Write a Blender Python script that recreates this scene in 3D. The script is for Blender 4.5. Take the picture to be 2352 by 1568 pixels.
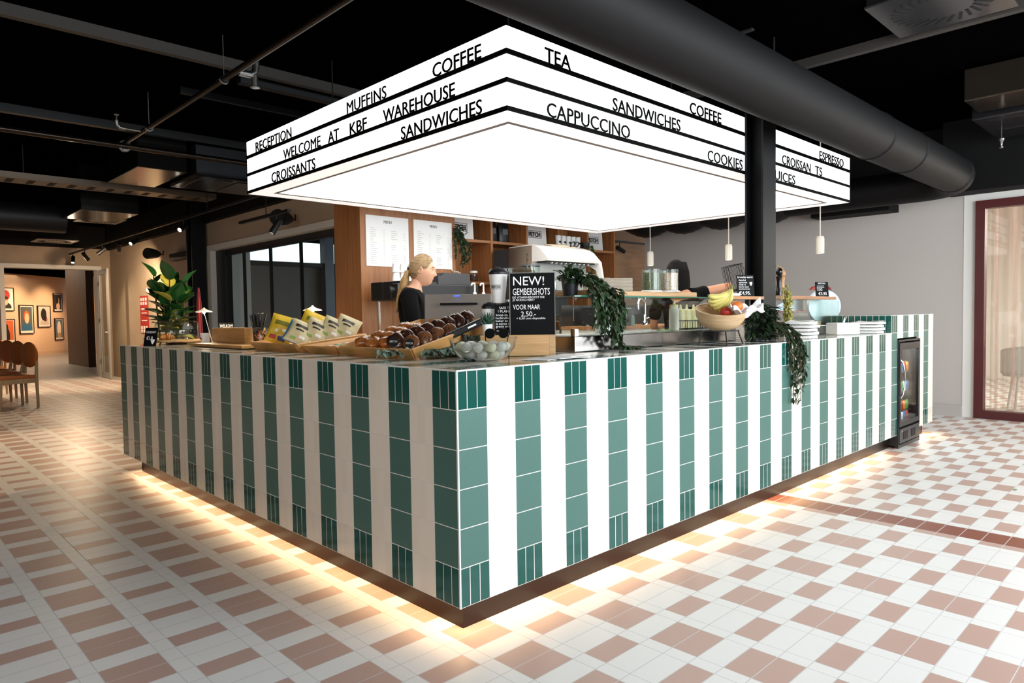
import bpy, bmesh, math, random
from mathutils import Vector, Matrix, Euler
PI = math.pi
random.seed(7)
for _o in list(bpy.data.objects): bpy.data.objects.remove(_o)
scn = bpy.context.scene
COL = scn.collection

# ------------------------------------------------------------------ camera
cam_d = bpy.data.cameras.new('camera'); cam = bpy.data.objects.new('camera', cam_d); COL.objects.link(cam)
cam_d.sensor_width = 36.0; cam_d.lens = 24.26; cam_d.clip_end = 200
cam.matrix_world = Matrix(((0.71859, 0.03744, -0.69443, -1.6584), (-0.69528, 0.01782, -0.71852, -2.0214), (-0.01453, 0.99914, 0.03884, 1.2456), (0, 0, 0, 1)))
scn.camera = cam

# ------------------------------------------------------------------ colour management, world
scn.view_settings.view_transform = 'Standard'
scn.view_settings.look = 'None'
scn.view_settings.gamma = 1.0
scn.view_settings.use_curve_mapping = False
scn.view_settings.exposure = 0.0
world = bpy.data.worlds.new('daylight'); scn.world = world
world.use_nodes = True
wb = world.node_tree.nodes['Background']
wb.inputs[0].default_value = (0.80, 0.92, 1.0, 1); wb.inputs[1].default_value = 1.7

def area(name, loc, rot, sx, sy, power, col=(1, 1, 1), spread=180):
    l = bpy.data.lights.new(name, 'AREA'); l.shape = 'RECTANGLE'; l.size = sx; l.size_y = sy
    l.energy = power; l.color = col; l.spread = math.radians(spread)
    o = bpy.data.objects.new(name, l); COL.objects.link(o); o.location = loc; o.rotation_euler = rot
    return o
# daylight through the glazed front of the room (behind and to the right of the camera), then two added fills
area('front_window_daylight', (1.7, -4.35, 2.0), (math.radians(90), 0, 0), 4.4, 2.4, 370, (0.90, 0.96, 1.0))
area('front_window_daylight', (6.0, -4.35, 2.0), (math.radians(90), 0, 0), 2.6, 2.4, 150, (0.90, 0.96, 1.0))  # second light added so the gray wall on the right stays bright
area('side_window_daylight', (-6.9, -3.0, 1.7), (math.radians(90), 0, math.radians(-90)), 4.5, 2.6, 150, (1.0, 0.94, 0.87))  # added fill light that lifts the shaded left counter face

# ------------------------------------------------------------------ helpers
def lin(c):
    if isinstance(c, str):
        c = tuple(int(c[i:i+2], 16) for i in (0, 2, 4))
    r = []
    for v in c[:3]:
        v = v / 255.0
        r.append(v / 12.92 if v <= 0.04045 else ((v + 0.055) / 1.055) ** 2.4)
    return (r[0], r[1], r[2], 1.0)

MATS = {}
def mat(name, col, rough=0.5, metal=0.0, emit=None, estr=0.0, trans=0.0, ior=1.45, alpha=1.0, noise=0.0, nscale=40.0, bump=0.0, coat=0.0, sub=0.0, spec=0.5):
    """principled material; a noise texture varies the tone a little and may drive a bump"""
    if name in MATS: return MATS[name]
    m = bpy.data.materials.new(name); m.use_nodes = True; MATS[name] = m
    nt = m.node_tree; b = nt.nodes['Principled BSDF']
    c = lin(col)
    b.inputs['Base Color'].default_value = c
    b.inputs['Roughness'].default_value = rough; b.inputs['Metallic'].default_value = metal
    b.inputs['IOR'].default_value = ior
    b.inputs['Specular IOR Level'].default_value = spec
    if trans: b.inputs['Transmission Weight'].default_value = trans
    if coat: b.inputs['Coat Weight'].default_value = coat; b.inputs['Coat Roughness'].default_value = 0.08
    if alpha < 1: b.inputs['Alpha'].default_value = alpha
    if sub: b.inputs['Subsurface Weight'].default_value = sub; b.inputs['Subsurface Radius'].default_value = (0.02, 0.01, 0.006); b.inputs['Subsurface Scale'].default_value = 0.5
    if emit is not None:
        b.inputs['Emission Color'].default_value = lin(emit); b.inputs['Emission Strength'].default_value = estr
    if noise or bump:
        tc = nt.nodes.new('ShaderNodeTexCoord'); n = nt.nodes.new('ShaderNodeTexNoise')
        n.inputs['Scale'].default_value = nscale; n.inputs['Detail'].default_value = 5
        nt.links.new(tc.outputs['Object'], n.inputs['Vector'])
        if noise:
            mx = nt.nodes.new('ShaderNodeMix'); mx.data_type = 'RGBA'
            mx.inputs['A'].default_value = tuple(max(0, v * (1 - noise)) for v in c[:3]) + (1,)
            mx.inputs['B'].default_value = tuple(min(1, v * (1 + noise)) for v in c[:3]) + (1,)
            nt.links.new(n.outputs['Fac'], mx.inputs['Factor']); nt.links.new(mx.outputs['Result'], b.inputs['Base Color'])
        if bump:
            bp = nt.nodes.new('ShaderNodeBump'); bp.inputs['Strength'].default_value = bump; bp.inputs['Distance'].default_value = 0.004
            nt.links.new(n.outputs['Fac'], bp.inputs['Height']); nt.links.new(bp.outputs['Normal'], b.inputs['Normal'])
    return m

def wood(name, c1, c2, rough=0.45, scale=(14, 14, 1.2), nscale=3.0, coat=0.0, spec=0.5):
    """long-grained wood: noise stretched along the axis with the small scale"""
    if name in MATS: return MATS[name]
    m = bpy.data.materials.new(name); m.use_nodes = True; MATS[name] = m
    nt = m.node_tree; b = nt.nodes['Principled BSDF']
    tc = nt.nodes.new('ShaderNodeTexCoord'); mp = nt.nodes.new('ShaderNodeMapping'); mp.inputs['Scale'].default_value = scale
    n = nt.nodes.new('ShaderNodeTexNoise'); n.inputs['Scale'].default_value = nscale; n.inputs['Detail'].default_value = 8; n.inputs['Roughness'].default_value = 0.65
    r = nt.nodes.new('ShaderNodeValToRGB')
    r.color_ramp.elements[0].position = 0.32; r.color_ramp.elements[0].color = lin(c1)
    r.color_ramp.elements[1].position = 0.68; r.color_ramp.elements[1].color = lin(c2)
    nt.links.new(tc.outputs['Object'], mp.inputs['Vector']); nt.links.new(mp.outputs['Vector'], n.inputs['Vector'])
    nt.links.new(n.outputs['Fac'], r.inputs['Fac']); nt.links.new(r.outputs['Color'], b.inputs['Base Color'])
    b.inputs['Roughness'].default_value = rough; b.inputs['Specular IOR Level'].default_value = spec
    if coat: b.inputs['Coat Weight'].default_value = coat
    return m

class G:
    """tiny expression builder over shader math nodes"""
    def __init__(s, nt): s.nt = nt
    def m(s, op, a, b=None, c=None):
        n = s.nt.nodes.new('ShaderNodeMath'); n.operation = op
        for i, v in enumerate((a, b, c)):
            if v is None: continue
            if hasattr(v, 'is_output'): s.nt.links.new(v, n.inputs[i])
            else: n.inputs[i].default_value = v
        return n.outputs[0]
    def add(s, a, b): return s.m('ADD', a, b)
    def sub(s, a, b): return s.m('SUBTRACT', a, b)
    def mul(s, a, b): return s.m('MULTIPLY', a, b)
    def div(s, a, b): return s.m('DIVIDE', a, b)
    def lt(s, a, b): return s.m('LESS_THAN', a, b)
    def gt(s, a, b): return s.m('GREATER_THAN', a, b)
    def fl(s, a): return s.m('FLOOR', a)
    def fr(s, a): return s.m('FRACT', a)
    def mod(s, a, b): return s.m('FLOORED_MODULO', a, b)
    def mx(s, a, b): return s.m('MAXIMUM', a, b)
    def mn(s, a, b): return s.m('MINIMUM', a, b)
    def inv(s, a): return s.m('SUBTRACT', 1.0, a)
    def edge(s, f, w):           # 1 within w of either end of a 0..1 cell
        return s.mx(s.lt(f, w), s.gt(f, 1 - w))
    def mix(s, f, a, b):
        n = s.nt.nodes.new('ShaderNodeMix'); n.data_type = 'RGBA'
        s.nt.links.new(f, n.inputs['Factor'])
        for k, v in (('A', a), ('B', b)):
            if hasattr(v, 'is_output'): s.nt.links.new(v, n.inputs[k])
            else: n.inputs[k].default_value = v
        return n.outputs['Result']
    def mixf(s, f, a, b):        # scalar lerp
        return s.add(s.mul(s.inv(f), a), s.mul(f, b))

class MB:
    """mesh builder: shapes are added to one bmesh, then linked as ONE object"""
    def __init__(s): s.bm = bmesh.new(); s.mi = 0
    def _setm(s, fs):
        for f in fs: f.material_index = s.mi
    def box(s, x0, y0, z0, x1, y1, z1, bev=0.0, rot=None, piv=None):
        vs = [s.bm.verts.new(v) for v in ((x0,y0,z0),(x1,y0,z0),(x1,y1,z0),(x0,y1,z0),(x0,y0,z1),(x1,y0,z1),(x1,y1,z1),(x0,y1,z1))]
        fs = [s.bm.faces.new([vs[i] for i in q]) for q in ((3,2,1,0),(4,5,6,7),(0,1,5,4),(1,2,6,5),(2,3,7,6),(3,0,4,7))]
        s._setm(fs)
        if bev > 0:
            es = list({e for f in fs for e in f.edges})
            r = bmesh.ops.bevel(s.bm, geom=es, offset=bev, segments=2, profile=0.6, affect='EDGES')
            vs = list({v for f in r['faces'] for v in f.verts} | {v for v in vs if v.is_valid})
            s._setm(r['faces'])
        if rot is not None:
            c = Vector(piv) if piv is not None else Vector(((x0+x1)/2, (y0+y1)/2, (z0+z1)/2))
            M = Matrix.Translation(c) @ (rot if isinstance(rot, Matrix) else Euler(rot).to_matrix().to_4x4()) @ Matrix.Translation(-c)
            bmesh.ops.transform(s.bm, matrix=M, verts=[v for v in vs if v.is_valid])
        return s
    def lathe(s, prof, c=(0, 0, 0), n=24, M=None, caps=True, sx=1.0, sy=1.0, a0=0.0):
        rings = []
        for r, z in prof:
            if r <= 1e-6: rings.append([s.bm.verts.new((0, 0, z))])
            else: rings.append([s.bm.verts.new((sx*r*math.cos(a0+2*PI*i/n), sy*r*math.sin(a0+2*PI*i/n), z)) for i in range(n)])
        fs = []
        for a, b in zip(rings[:-1], rings[1:]):
            if len(a) == 1 and len(b) == 1: continue
            for i in range(n):
                j = (i+1) % n
                if len(a) == 1: q = [a[0], b[j], b[i]]
                elif len(b) == 1: q = [a[i], a[j], b[0]]
                else: q = [a[i], a[j], b[j], b[i]]
                fs.append(s.bm.faces.new(q))
        if caps:
            if len(rings[0]) > 1: fs.append(s.bm.faces.new(rings[0][::-1]))
            if len(rings[-1]) > 1: fs.append(s.bm.faces.new(rings[-1]))
        s._setm(fs)
        T = Matrix.Translation(Vector(c)) @ (M if M is not None else Matrix())
        bmesh.ops.transform(s.bm, matrix=T, verts=[v for r in rings for v in r])
        return s
    def cyl(s, p0, p1, r0, r1=None, n=16):
        p0, p1 = Vector(p0), Vector(p1); d = p1 - p0
        M = d.to_track_quat('Z', 'Y').to_matrix().to_4x4()
        return s.lathe([(r0, 0), (r0 if r1 is None else r1, d.length)], p0, n, M)
    def tube(s, pts, r, n=8, closed=False):
        pts = [Vector(p) for p in pts]; N = len(pts)
        rs = r if isinstance(r, (list, tuple)) else [r]*N
        rings = []; up = None
        for i, p in enumerate(pts):
            a = pts[i-1] if (i > 0 or closed) else p
            b = pts[(i+1) % N] if (i < N-1 or closed) else p
            t = (b - a).normalized()
            if up is None: up = Vector((0, 0, 1)) if abs(t.z) < 0.9 else Vector((1, 0, 0))
            u = up - t*up.dot(t)
            if u.length < 1e-5: u = t.orthogonal()
            u.normalize(); w = t.cross(u); up = u
            rings.append([s.bm.verts.new(p + (u*math.cos(2*PI*k/n) + w*math.sin(2*PI*k/n))*rs[i]) for k in range(n)])
        fs = []
        rng = range(N) if closed else range(N-1)
        for i in rng:
            a, b = rings[i], rings[(i+1) % N]
            for k in range(n): fs.append(s.bm.faces.new([a[k], a[(k+1) % n], b[(k+1) % n], b[k]]))
        if not closed: fs += [s.bm.faces.new(rings[0][::-1]), s.bm.faces.new(rings[-1])]
        s._setm(fs); return s
    def sphere(s, c, r, n=16, m=10, sc=(1, 1, 1), M=None):
        prof = [(r*math.sin(PI*i/m), -r*math.cos(PI*i/m)) for i in range(m+1)]
        prof[0] = (0, -r); prof[-1] = (0, r)
        return s.lathe(prof, c, n, (M or Matrix()) @ Matrix.Diagonal((sc[0], sc[1], sc[2], 1)), caps=False)
    def prism(s, pts, h, M=None):
        """polygon in xy extruded by h along z, then transformed"""
        a = [s.bm.verts.new((p[0], p[1], 0)) for p in pts]; b = [s.bm.verts.new((p[0], p[1], h)) for p in pts]; n = len(pts)
        fs = [s.bm.faces.new(a[::-1]), s.bm.faces.new(b)] + [s.bm.faces.new([a[i], a[(i+1) % n], b[(i+1) % n], b[i]]) for i in range(n)]
        s._setm(fs)
        if M is not None: bmesh.ops.transform(s.bm, matrix=M, verts=a+b)
        return s
    def loft(s, rings, cap=True):
        R = [[s.bm.verts.new(p) for p in r] for r in rings]; fs = []
        for a, b in zip(R[:-1], R[1:]):
            n = len(a)
            for i in range(n): fs.append(s.bm.faces.new([a[i], a[(i+1) % n], b[(i+1) % n], b[i]]))
        if cap: fs += [s.bm.faces.new(R[0][::-1]), s.bm.faces.new(R[-1])]
        s._setm(fs); return s
    def grid(s, f, nu, nv, closed_u=False):
        V = [[s.bm.verts.new(f(i/nu, j/nv)) for j in range(nv+1)] for i in range(nu + (0 if closed_u else 1))]
        fs = []
        for i in range(nu):
            a, b = V[i], V[(i+1) % len(V)]
            for j in range(nv): fs.append(s.bm.faces.new([a[j], b[j], b[j+1], a[j+1]]))
        s._setm(fs); return s
    def quad(s, *ps):
        s._setm([s.bm.faces.new([s.bm.verts.new(p) for p in ps])]); return s
    def build(s, name, mats, parent=None, smooth=None, loc=None, solid=0.0, subd=0, recalc=True):
        if recalc: bmesh.ops.recalc_face_normals(s.bm, faces=s.bm.faces)
        me = bpy.data.meshes.new(name); s.bm.to_mesh(me); s.bm.free()
        for m in (mats if isinstance(mats, (list, tuple)) else [mats]): me.materials.append(m)
        o = bpy.data.objects.new(name, me); COL.objects.link(o)
        if parent is not None: o.parent = parent
        if loc is not None: o.location = loc
        if smooth:
            for p in me.polygons: p.use_smooth = True
            if smooth < 180: me.set_sharp_from_angle(angle=math.radians(smooth))
        if solid: md = o.modifiers.new('thickness', 'SOLIDIFY'); md.thickness = solid; md.offset = 0
        if subd: md = o.modifiers.new('smooth', 'SUBSURF'); md.levels = subd; md.render_levels = subd
        return o

def tag(o, label=None, cat=None, group=None, kind=None):
    if label: o['label'] = label
    if cat: o['category'] = cat
    if group: o['group'] = group
    if kind: o['kind'] = kind
    return o
def thing(name, label, cat, loc=(0, 0, 0), rz=0.0, group=None):
    o = bpy.data.objects.new(name, None); COL.objects.link(o); o.location = loc; o.rotation_euler = (0, 0, rz)
    o.empty_display_size = 0.05
    return tag(o, label, cat, group)
def kids(o): return [c for c in COL.objects if c.parent == o]
def dup(o, loc=None, rz=None, label=None, parent=None, rot=None):
    """a copy of a thing with copies of its parts and their sub-parts (mesh data shared)"""
    c = o.copy(); COL.objects.link(c)
    if parent is not None: c.parent = parent
    if loc is not None: c.location = loc
    if rot is not None: c.rotation_euler = rot
    elif rz is not None: c.rotation_euler = (0, 0, rz)
    if label: c['label'] = label
    for k in kids(o): dup(k, parent=c)
    return c
def struct(o, label=None):
    o['kind'] = 'structure'
    if label: o['label'] = label; o['category'] = o.name.split('_')[0].split('.')[0]
    return o
FONT = None
def text(name, body, h, m, parent=None, M=None, width=None, ex=0.001, al='LEFT', bold=0.0, spacing=1.0):
    """lettering as a mesh: baseline along +x, up +y, then transformed by M"""
    cu = bpy.data.curves.new(name, 'FONT'); cu.body = body; cu.size = h / 0.72; cu.extrude = ex; cu.align_x = al
    cu.resolution_u = 3; cu.offset = bold * h; cu.space_character = spacing
    t = bpy.data.objects.new('tmp', cu); COL.objects.link(t)
    dg = bpy.context.evaluated_depsgraph_get(); dg.update()
    me = bpy.data.meshes.new_from_object(t.evaluated_get(dg)); bpy.data.objects.remove(t); bpy.data.curves.remove(cu)
    if width:
        xs = [v.co.x for v in me.vertices]; w0 = max(xs) - min(xs)
        if al == 'LEFT':
            x0 = min(xs)
            for v in me.vertices: v.co.x = (v.co.x - x0) * width / w0
        else:
            for v in me.vertices: v.co.x *= width / w0
    if M is not None: me.transform(M)
    me.materials.clear(); me.materials.append(m); me.name = name
    o = bpy.data.objects.new(name, me); COL.objects.link(o)
    if parent is not None: o.parent = parent
    return o
def frame(o, x, y):
    """matrix whose local x,y map to the given axes at origin o"""
    x = Vector(x).normalized(); y = Vector(y); y = (y - x*y.dot(x)).normalized(); z = x.cross(y)
    M = Matrix((x, y, z)).transposed().to_4x4(); M.translation = Vector(o); return M
def Rz(a): return Matrix.Rotation(a, 4, 'Z')
def Rx(a): return Matrix.Rotation(a, 4, 'X')
def Ry(a): return Matrix.Rotation(a, 4, 'Y')
def Tr(*p): return Matrix.Translation(Vector(p))
TP = 0.153                     # tile pitch on the counter
ZC = 1.0373                    # counter top

# ------------------------------------------------------------------ surface materials of the setting
def nodemat(name, rough=0.4):
    m = bpy.data.materials.new(name); m.use_nodes = True; MATS[name] = m
    nt = m.node_tree; b = nt.nodes['Principled BSDF']; b.inputs['Roughness'].default_value = rough
    g = G(nt); tc = nt.nodes.new('ShaderNodeTexCoord'); sp = nt.nodes.new('ShaderNodeSeparateXYZ')
    nt.links.new(tc.outputs['Object'], sp.inputs[0])
    return m, nt, b, g, sp.outputs
def floor_tile_mat():
    m, nt, b, g, (x, y, z) = nodemat('floor_tiles')
    ry = g.div(g.add(y, 0.1958), 0.1038); ir = g.fl(ry); fy = g.fr(ry); m3 = g.mod(ir, 3.0)
    # broad pattern: pair column, strip, single column, strip
    fx = g.fr(g.div(g.add(x, 0.0122), 0.5233))
    inpair = g.lt(fx, 0.384); insing = g.mul(g.gt(fx, 0.5), g.lt(fx, 0.884))
    pink1 = g.add(g.mul(inpair, g.gt(m3, 0.5)), g.mul(insing, g.lt(m3, 0.5)))
    def near(f, p, w): return g.lt(g.m('ABSOLUTE', g.sub(f, p)), w)
    gw = 0.0030
    ex1 = g.mx(g.mx(near(fx, 0.384, gw), near(fx, 0.5, gw)), g.mx(near(fx, 0.884, gw), g.edge(fx, gw)))
    # checker beyond the brown strip
    x2 = g.div(g.sub(x, 2.9376), 0.2563); ix = g.fl(x2); f2 = g.fr(x2)
    brick = g.lt(f2, 0.746)
    pink2 = g.mul(brick, g.lt(g.mod(g.add(ix, ir), 2.0), 0.5))
    ex2 = g.mx(near(f2, 0.746, 0.006), g.edge(f2, 0.006))
    far = g.gt(x, 2.768); strip = g.mul(g.gt(x, 2.672), g.lt(x, 2.864))
    pink = g.mixf(far, pink1, pink2)
    ex = g.mixf(far, ex1, ex2)
    ex = g.mx(g.mul(ex, g.inv(strip)), g.mx(near(x, 2.672, 0.0014), near(x, 2.864, 0.0014)))
    grout = g.mx(ex, g.edge(fy, 0.017))
    n = nt.nodes.new('ShaderNodeTexNoise'); n.inputs['Scale'].default_value = 3.0; n.inputs['Detail'].default_value = 4
    c = g.mix(pink, lin('e6e4e1'), lin('bd9c90'))
    c = g.mix(strip, c, lin('84432f'))
    c = g.mix(g.mul(n.outputs['Fac'], 0.10), c, lin('a89f98'))
    c = g.mix(grout, c, lin('c9c7c5'))
    nt.links.new(c, b.inputs['Base Color'])
    nt.links.new(g.mixf(grout, g.add(0.30, g.mul(n.outputs['Fac'], 0.16)), 0.7), b.inputs['Roughness'])
    b.inputs['Specular IOR Level'].default_value = 0.5
    bp = nt.nodes.new('ShaderNodeBump'); bp.inputs['Distance'].default_value = 0.002; bp.inputs['Strength'].default_value = 0.6
    nt.links.new(g.inv(grout), bp.inputs['Height']); nt.links.new(bp.outputs['Normal'], b.inputs['Normal'])
    return m
def counter_tile_mat(name, axis, z0, top_rows, mode='side', allgreen=False):
    """vertical stripes of green and cream tiles; bottom and top rows are cut in three slim mosaics"""
    m, nt, b, g, P = nodemat(name)
    u = g.div(P[axis], TP); iu = g.fl(u); fu = g.fr(u)
    green = g.lt(g.mod(iu, 2.0), 5.0 if allgreen else 0.5)
    third = g.fr(g.mul(u, 3.0))
    if mode == 'side':
        v = g.div(g.sub(P[2], z0), TP); iv = g.fl(v); fv = g.fr(v)
        mos = g.lt(v, 1.0)
        for a, c in top_rows: mos = g.mx(mos, g.mul(g.gt(v, a), g.lt(v, c)))
    else:
        v = g.div(P[1 - axis], TP); fv = g.fr(v); iv = g.fl(v)
        mos = g.lt(v, 1.0)
    grout = g.mx(g.mx(g.edge(fu, 0.0115), g.edge(fv, 0.0115)), g.mul(mos, g.edge(third, 0.032)))
    n = nt.nodes.new('ShaderNodeTexNoise'); n.inputs['Scale'].default_value = 240; n.inputs['Detail'].default_value = 2
    gs = g.mix(n.outputs['Fac'], lin('3a6159'), lin('446b63'))
    gm = lin('0f4c45')
    gc = g.mix(mos, gs, gm)
    tone = nt.nodes.new('ShaderNodeTexWhiteNoise'); tone.noise_dimensions = '2D'
    cv = nt.nodes.new('ShaderNodeCombineXYZ'); nt.links.new(g.fl(g.mul(u, 3.0)), cv.inputs[0]); nt.links.new(iv, cv.inputs[1])
    nt.links.new(cv.outputs[0], tone.inputs['Vector'])
    cc = g.mix(tone.outputs['Value'], lin('dfd5c6'), lin('e6dccf'))
    c = g.mix(green, cc, gc)
    c = g.mix(grout, c, lin('d9d6d0'))
    nt.links.new(c, b.inputs['Base Color'])
    nt.links.new(g.mixf(grout, g.mixf(mos, 0.34 if mode == 'side' else 0.12, 0.09), 0.6), b.inputs['Roughness'])
    bp = nt.nodes.new('ShaderNodeBump'); bp.inputs['Distance'].default_value = 0.0015; bp.inputs['Strength'].default_value = 0.5
    nt.links.new(g.inv(grout), bp.inputs['Height']); nt.links.new(bp.outputs['Normal'], b.inputs['Normal'])
    return m

BLACK = mat('black_paint', '070708', 0.75, spec=0.25)
CEIL = mat('ceiling_black', '030303', 1.0, noise=0.3, nscale=8, spec=0.0)
DUCT = mat('duct_black', '09090b', 0.6, spec=0.25, noise=0.08, nscale=5)
BMETAL = mat('black_metal', '121214', 0.38, noise=0.1)
DSTEEL = mat('dark_steel', '2b2a2a', 0.25, 0.9)
GALV = mat('galvanised', '8a8a88', 0.32, 0.95, noise=0.1, nscale=30)
STEEL = mat('stainless', 'b9b8b4', 0.26, 1.0, noise=0.04, nscale=14)
CHROME = mat('chrome', 'dddddd', 0.08, 1.0)
CONC = mat('concrete_wall', 'b7a48f', 0.85, noise=0.12, nscale=2.5, bump=0.15)
GRAYW = mat('gray_wall', 'b9b2ad', 0.8, noise=0.04, nscale=120, bump=0.12)
WHITEP = mat('white_paint', 'e4e2dd', 0.5)
WHITE = mat('white_plastic', 'eeeeec', 0.32)
PAPERM = mat('paper_white', 'f0efec', 0.75)
PLY = wood('plywood', 'a97c52', 'bd9168', 0.6, (1.5, 8, 8), 2.0)
WAL = wood('walnut_veneer', '8a5631', 'b17849', 0.42, (16, 16, 0.7), 2.2)
WALH = wood('walnut_board', '8a5833', 'b07a4c', 0.42, (0.8, 14, 14), 2.2)
OAK = wood('oak_board', 'a57e56', 'c6a276', 0.5, (1.2, 16, 16), 2.4)
BAMB = wood('bamboo', 'c08a4e', 'dca868', 0.42, (2.0, 22, 22), 2.0)
BAMBY = wood('bamboo_cross', 'c08a4e', 'dca868', 0.42, (22, 2.0, 22), 2.0)
def thin_glass(name, tint, ior=1.5):
    m = bpy.data.materials.new(name); m.use_nodes = True; nt = m.node_tree; nt.nodes.clear(); MATS[name] = m
    o = nt.nodes.new('ShaderNodeOutputMaterial'); x = nt.nodes.new('ShaderNodeMixShader'); t = nt.nodes.new('ShaderNodeBsdfTransparent'); g = nt.nodes.new('ShaderNodeBsdfGlossy'); f = nt.nodes.new('ShaderNodeLayerWeight'); f.inputs[0].default_value = 0.5; e = G(nt)
    t.inputs[0].default_value = lin(tint); g.inputs['Roughness'].default_value = 0.02; 
    nt.links.new(e.m('MULTIPLY_ADD', e.m('POWER', f.outputs['Facing'], 5.0), 0.55, ((ior-1)/(ior+1))**2), x.inputs[0]); nt.links.new(t.outputs[0], x.inputs[1]); nt.links.new(g.outputs[0], x.inputs[2]); nt.links.new(x.outputs[0], o.inputs[0]); return m
GLASS = thin_glass('clear_glass', 'f6fbf9', 1.4)
CHALK = mat('chalkboard', '08090a', 0.6, spec=0.15)
CHALKW = mat('chalk_white', 'f4f4f4', 0.8)
BRONZE = mat('bronze_kick', '2b201a', 0.34, 0.7, noise=0.06, nscale=20)
FLOORT = floor_tile_mat()

# ------------------------------------------------------------------ room shell
def slab(name, *boxes, m=None, label=None):
    b = MB()
    for bx in boxes: b.box(*bx)
    return struct(b.build(name, m), label)
slab('floor', (-7, -7, -0.2, 9.5, 15.42, 0), m=FLOORT)
slab('floor', (-3, 15.42, -0.2, 9, 36, 0.0), m=mat('gallery_floor', 'b3aea8', 0.35, noise=0.05, nscale=2))
slab('floor', (7.75, -7, -0.02, 13, 4, 0.004), m=FLOORT)
slab('ceiling', (-7, -7, 3.3, 9.6, 15.6, 3.5), m=CEIL)
slab('wall_left', (-7.2, -7, 0, -7, -5.5, 3.3), (-7.2, -0.5, 0, -7, 15.6, 3.3), (-7.2, -5.5, 0, -7, -0.5, 0.3), (-7.2, -5.5, 3.0, -7, -0.5, 3.3), m=CONC)
slab('wall_front', (-7, -4.7, 0, -0.5, -4.5, 3.3), (3.9, -4.7, 0, 4.7, -4.5, 3.3), (7.3, -4.7, 0, 9.6, -4.5, 3.3), (-0.5, -4.7, 0, 3.9, -4.5, 0.75), (-0.5, -4.7, 3.25, 3.9, -4.5, 3.3), (4.7, -4.7, 0, 7.3, -4.5, 0.75), (4.7, -4.7, 3.25, 7.3, -4.5, 3.3), m=GRAYW)
# doorway wall at the far left
slab('wall_back', (-7, 15.3, 0, 0.66, 15.6, 2.82), (0.66, 15.3, 2.42, 2.44, 15.6, 2.82), (2.44, 15.3, 0, 2.9, 15.6, 2.82), m=CONC)
slab('trim_1', (-7, 15.2, 2.82, 2.9, 15.6, 3.3), m=BLACK)
# wall with the long window behind the left wing of the counter
slab('wall_window', (2.65, 9.52, 0, 2.9, 15.3, 2.82), (2.65, 4.75, 2.43, 2.9, 9.52, 2.82), m=CONC)
slab('trim_2', (2.55, 4.75, 2.80, 2.9, 15.3, 3.3), m=BLACK)
slab('trim_3', (2.63, 4.75, 2.345, 2.9, 9.55, 2.43), (2.63, 9.40, 0, 2.9, 9.55, 2.345), m=WHITEP)
# right: gray plaster wall, white jamb, black soffit
slab('wall_right', (7.55, 0.06, 0, 7.75, 4.43, 2.75), (7.55, -7, 0, 7.75, -3.2, 2.75), (7.55, -3.2, 2.5, 7.75, 0.06, 2.75), m=GRAYW)
slab('trim_4', (7.545, -0.05, 0, 7.76, 0.07, 2.44), (7.545, -3.2, 2.44, 7.76, 0.07, 2.52), m=WHITEP)
slab('trim_5', (7.45, -7, 2.75, 7.75, 4.43, 3.3), (7.2, -3.2, 2.52, 7.55, 0.2, 3.3), m=BLACK)
slab('baseboard_right', (7.53, 0.07, 0, 7.55, 4.43, 0.13), m=mat('baseboard_gray', 'b0aaa5', 0.6))
slab('wall_kitchen', (2.9, 5.2, 0, 10, 5.35, 3.3), m=PLY)

# window with black mullions: panes are one sheet each
wf = MB()
wf.box(2.72, 9.06, 0, 2.84, 9.40, 2.345)
wf.box(2.735, 4.75, 2.25, 2.80, 9.06, 2.345)
for y in (8.384, 7.477, 6.565, 5.66, 4.78): wf.box(2.735, y-0.014, 0, 2.775, y+0.014, 2.25)
w1 = struct(wf.build('window_1', mat('anthracite_frame', '1a1d22', 0.45)), 'long window with slim black mullions behind the left counter wing')
ys = (9.06, 8.384, 7.477, 6.565, 5.66, 4.78)
for a, b_ in zip(ys[:-1], ys[1:]):
    MB().box(2.755, b_+0.02, 0.02, 2.761, a-0.02, 2.25).build('pane', GLASS, w1)
# outdoors seen through it
slab('wall_outside', (3.2, 14.2, 0, 14, 14.5, 2.52), m=mat('dark_facade', '75736f', 0.6, noise=0.25, nscale=1.2))
slab('trim_6', (3.0, 14.0, 2.52, 14.2, 14.6, 2.62), m=mat('dark_eave', '1c2127', 0.5))
slab('ground_outside', (2.9, 5.35, -0.15, 16, 15.3, -0.02), m=mat('paving', '6a6862', 0.8, noise=0.2, nscale=3))
slab('wall_outside', (3.95, 12.2, 0, 4.5, 12.45, 3.4), m=mat('pale_render', 'f3f7f5', 0.7))
slab('wall_outside', (7.2, 13.95, 0, 7.45, 14.2, 4.2), m=mat('slate_post', '6b7482', 0.5))

# red framed window with sheer curtain
REDF = mat('oxblood_frame', '4c181a', 0.4)
wb_ = MB()
wb_.box(7.50, -0.14, 0, 7.62, -0.05, 2.44); wb_.box(7.50, -3.2, 2.35, 7.62, -0.14, 2.44); wb_.box(7.50, -3.2, 0, 7.62, -0.14, 0.09); wb_.box(7.50, -3.2, 0.09, 7.62, -3.11, 2.35)
w2 = struct(wb_.build('window_2', REDF), 'tall window in a dark red frame with sheer pink curtains')
MB().box(7.555, -3.11, 0.09, 7.561, -0.14, 2.35).build('pane', GLASS, w2)
def sheer(name, x, y0, y1, z0, z1, waves, amp, m, label):
    n = waves*8
    def f(u, v):
        w = math.sin(u*waves*2*PI + 0.8*math.sin(u*23)) * amp * (0.75 + 0.25*v)
        return (x + w, y0 + (y1-y0)*u + 0.012*math.sin(u*57), z0 + (z1-z0)*v)
    return tag(MB().grid(f, n, 4).build(name, m, smooth=180, recalc=False), label, 'curtain')
SHEER = bpy.data.materials.new('sheer_voile'); SHEER.use_nodes = True
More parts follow.
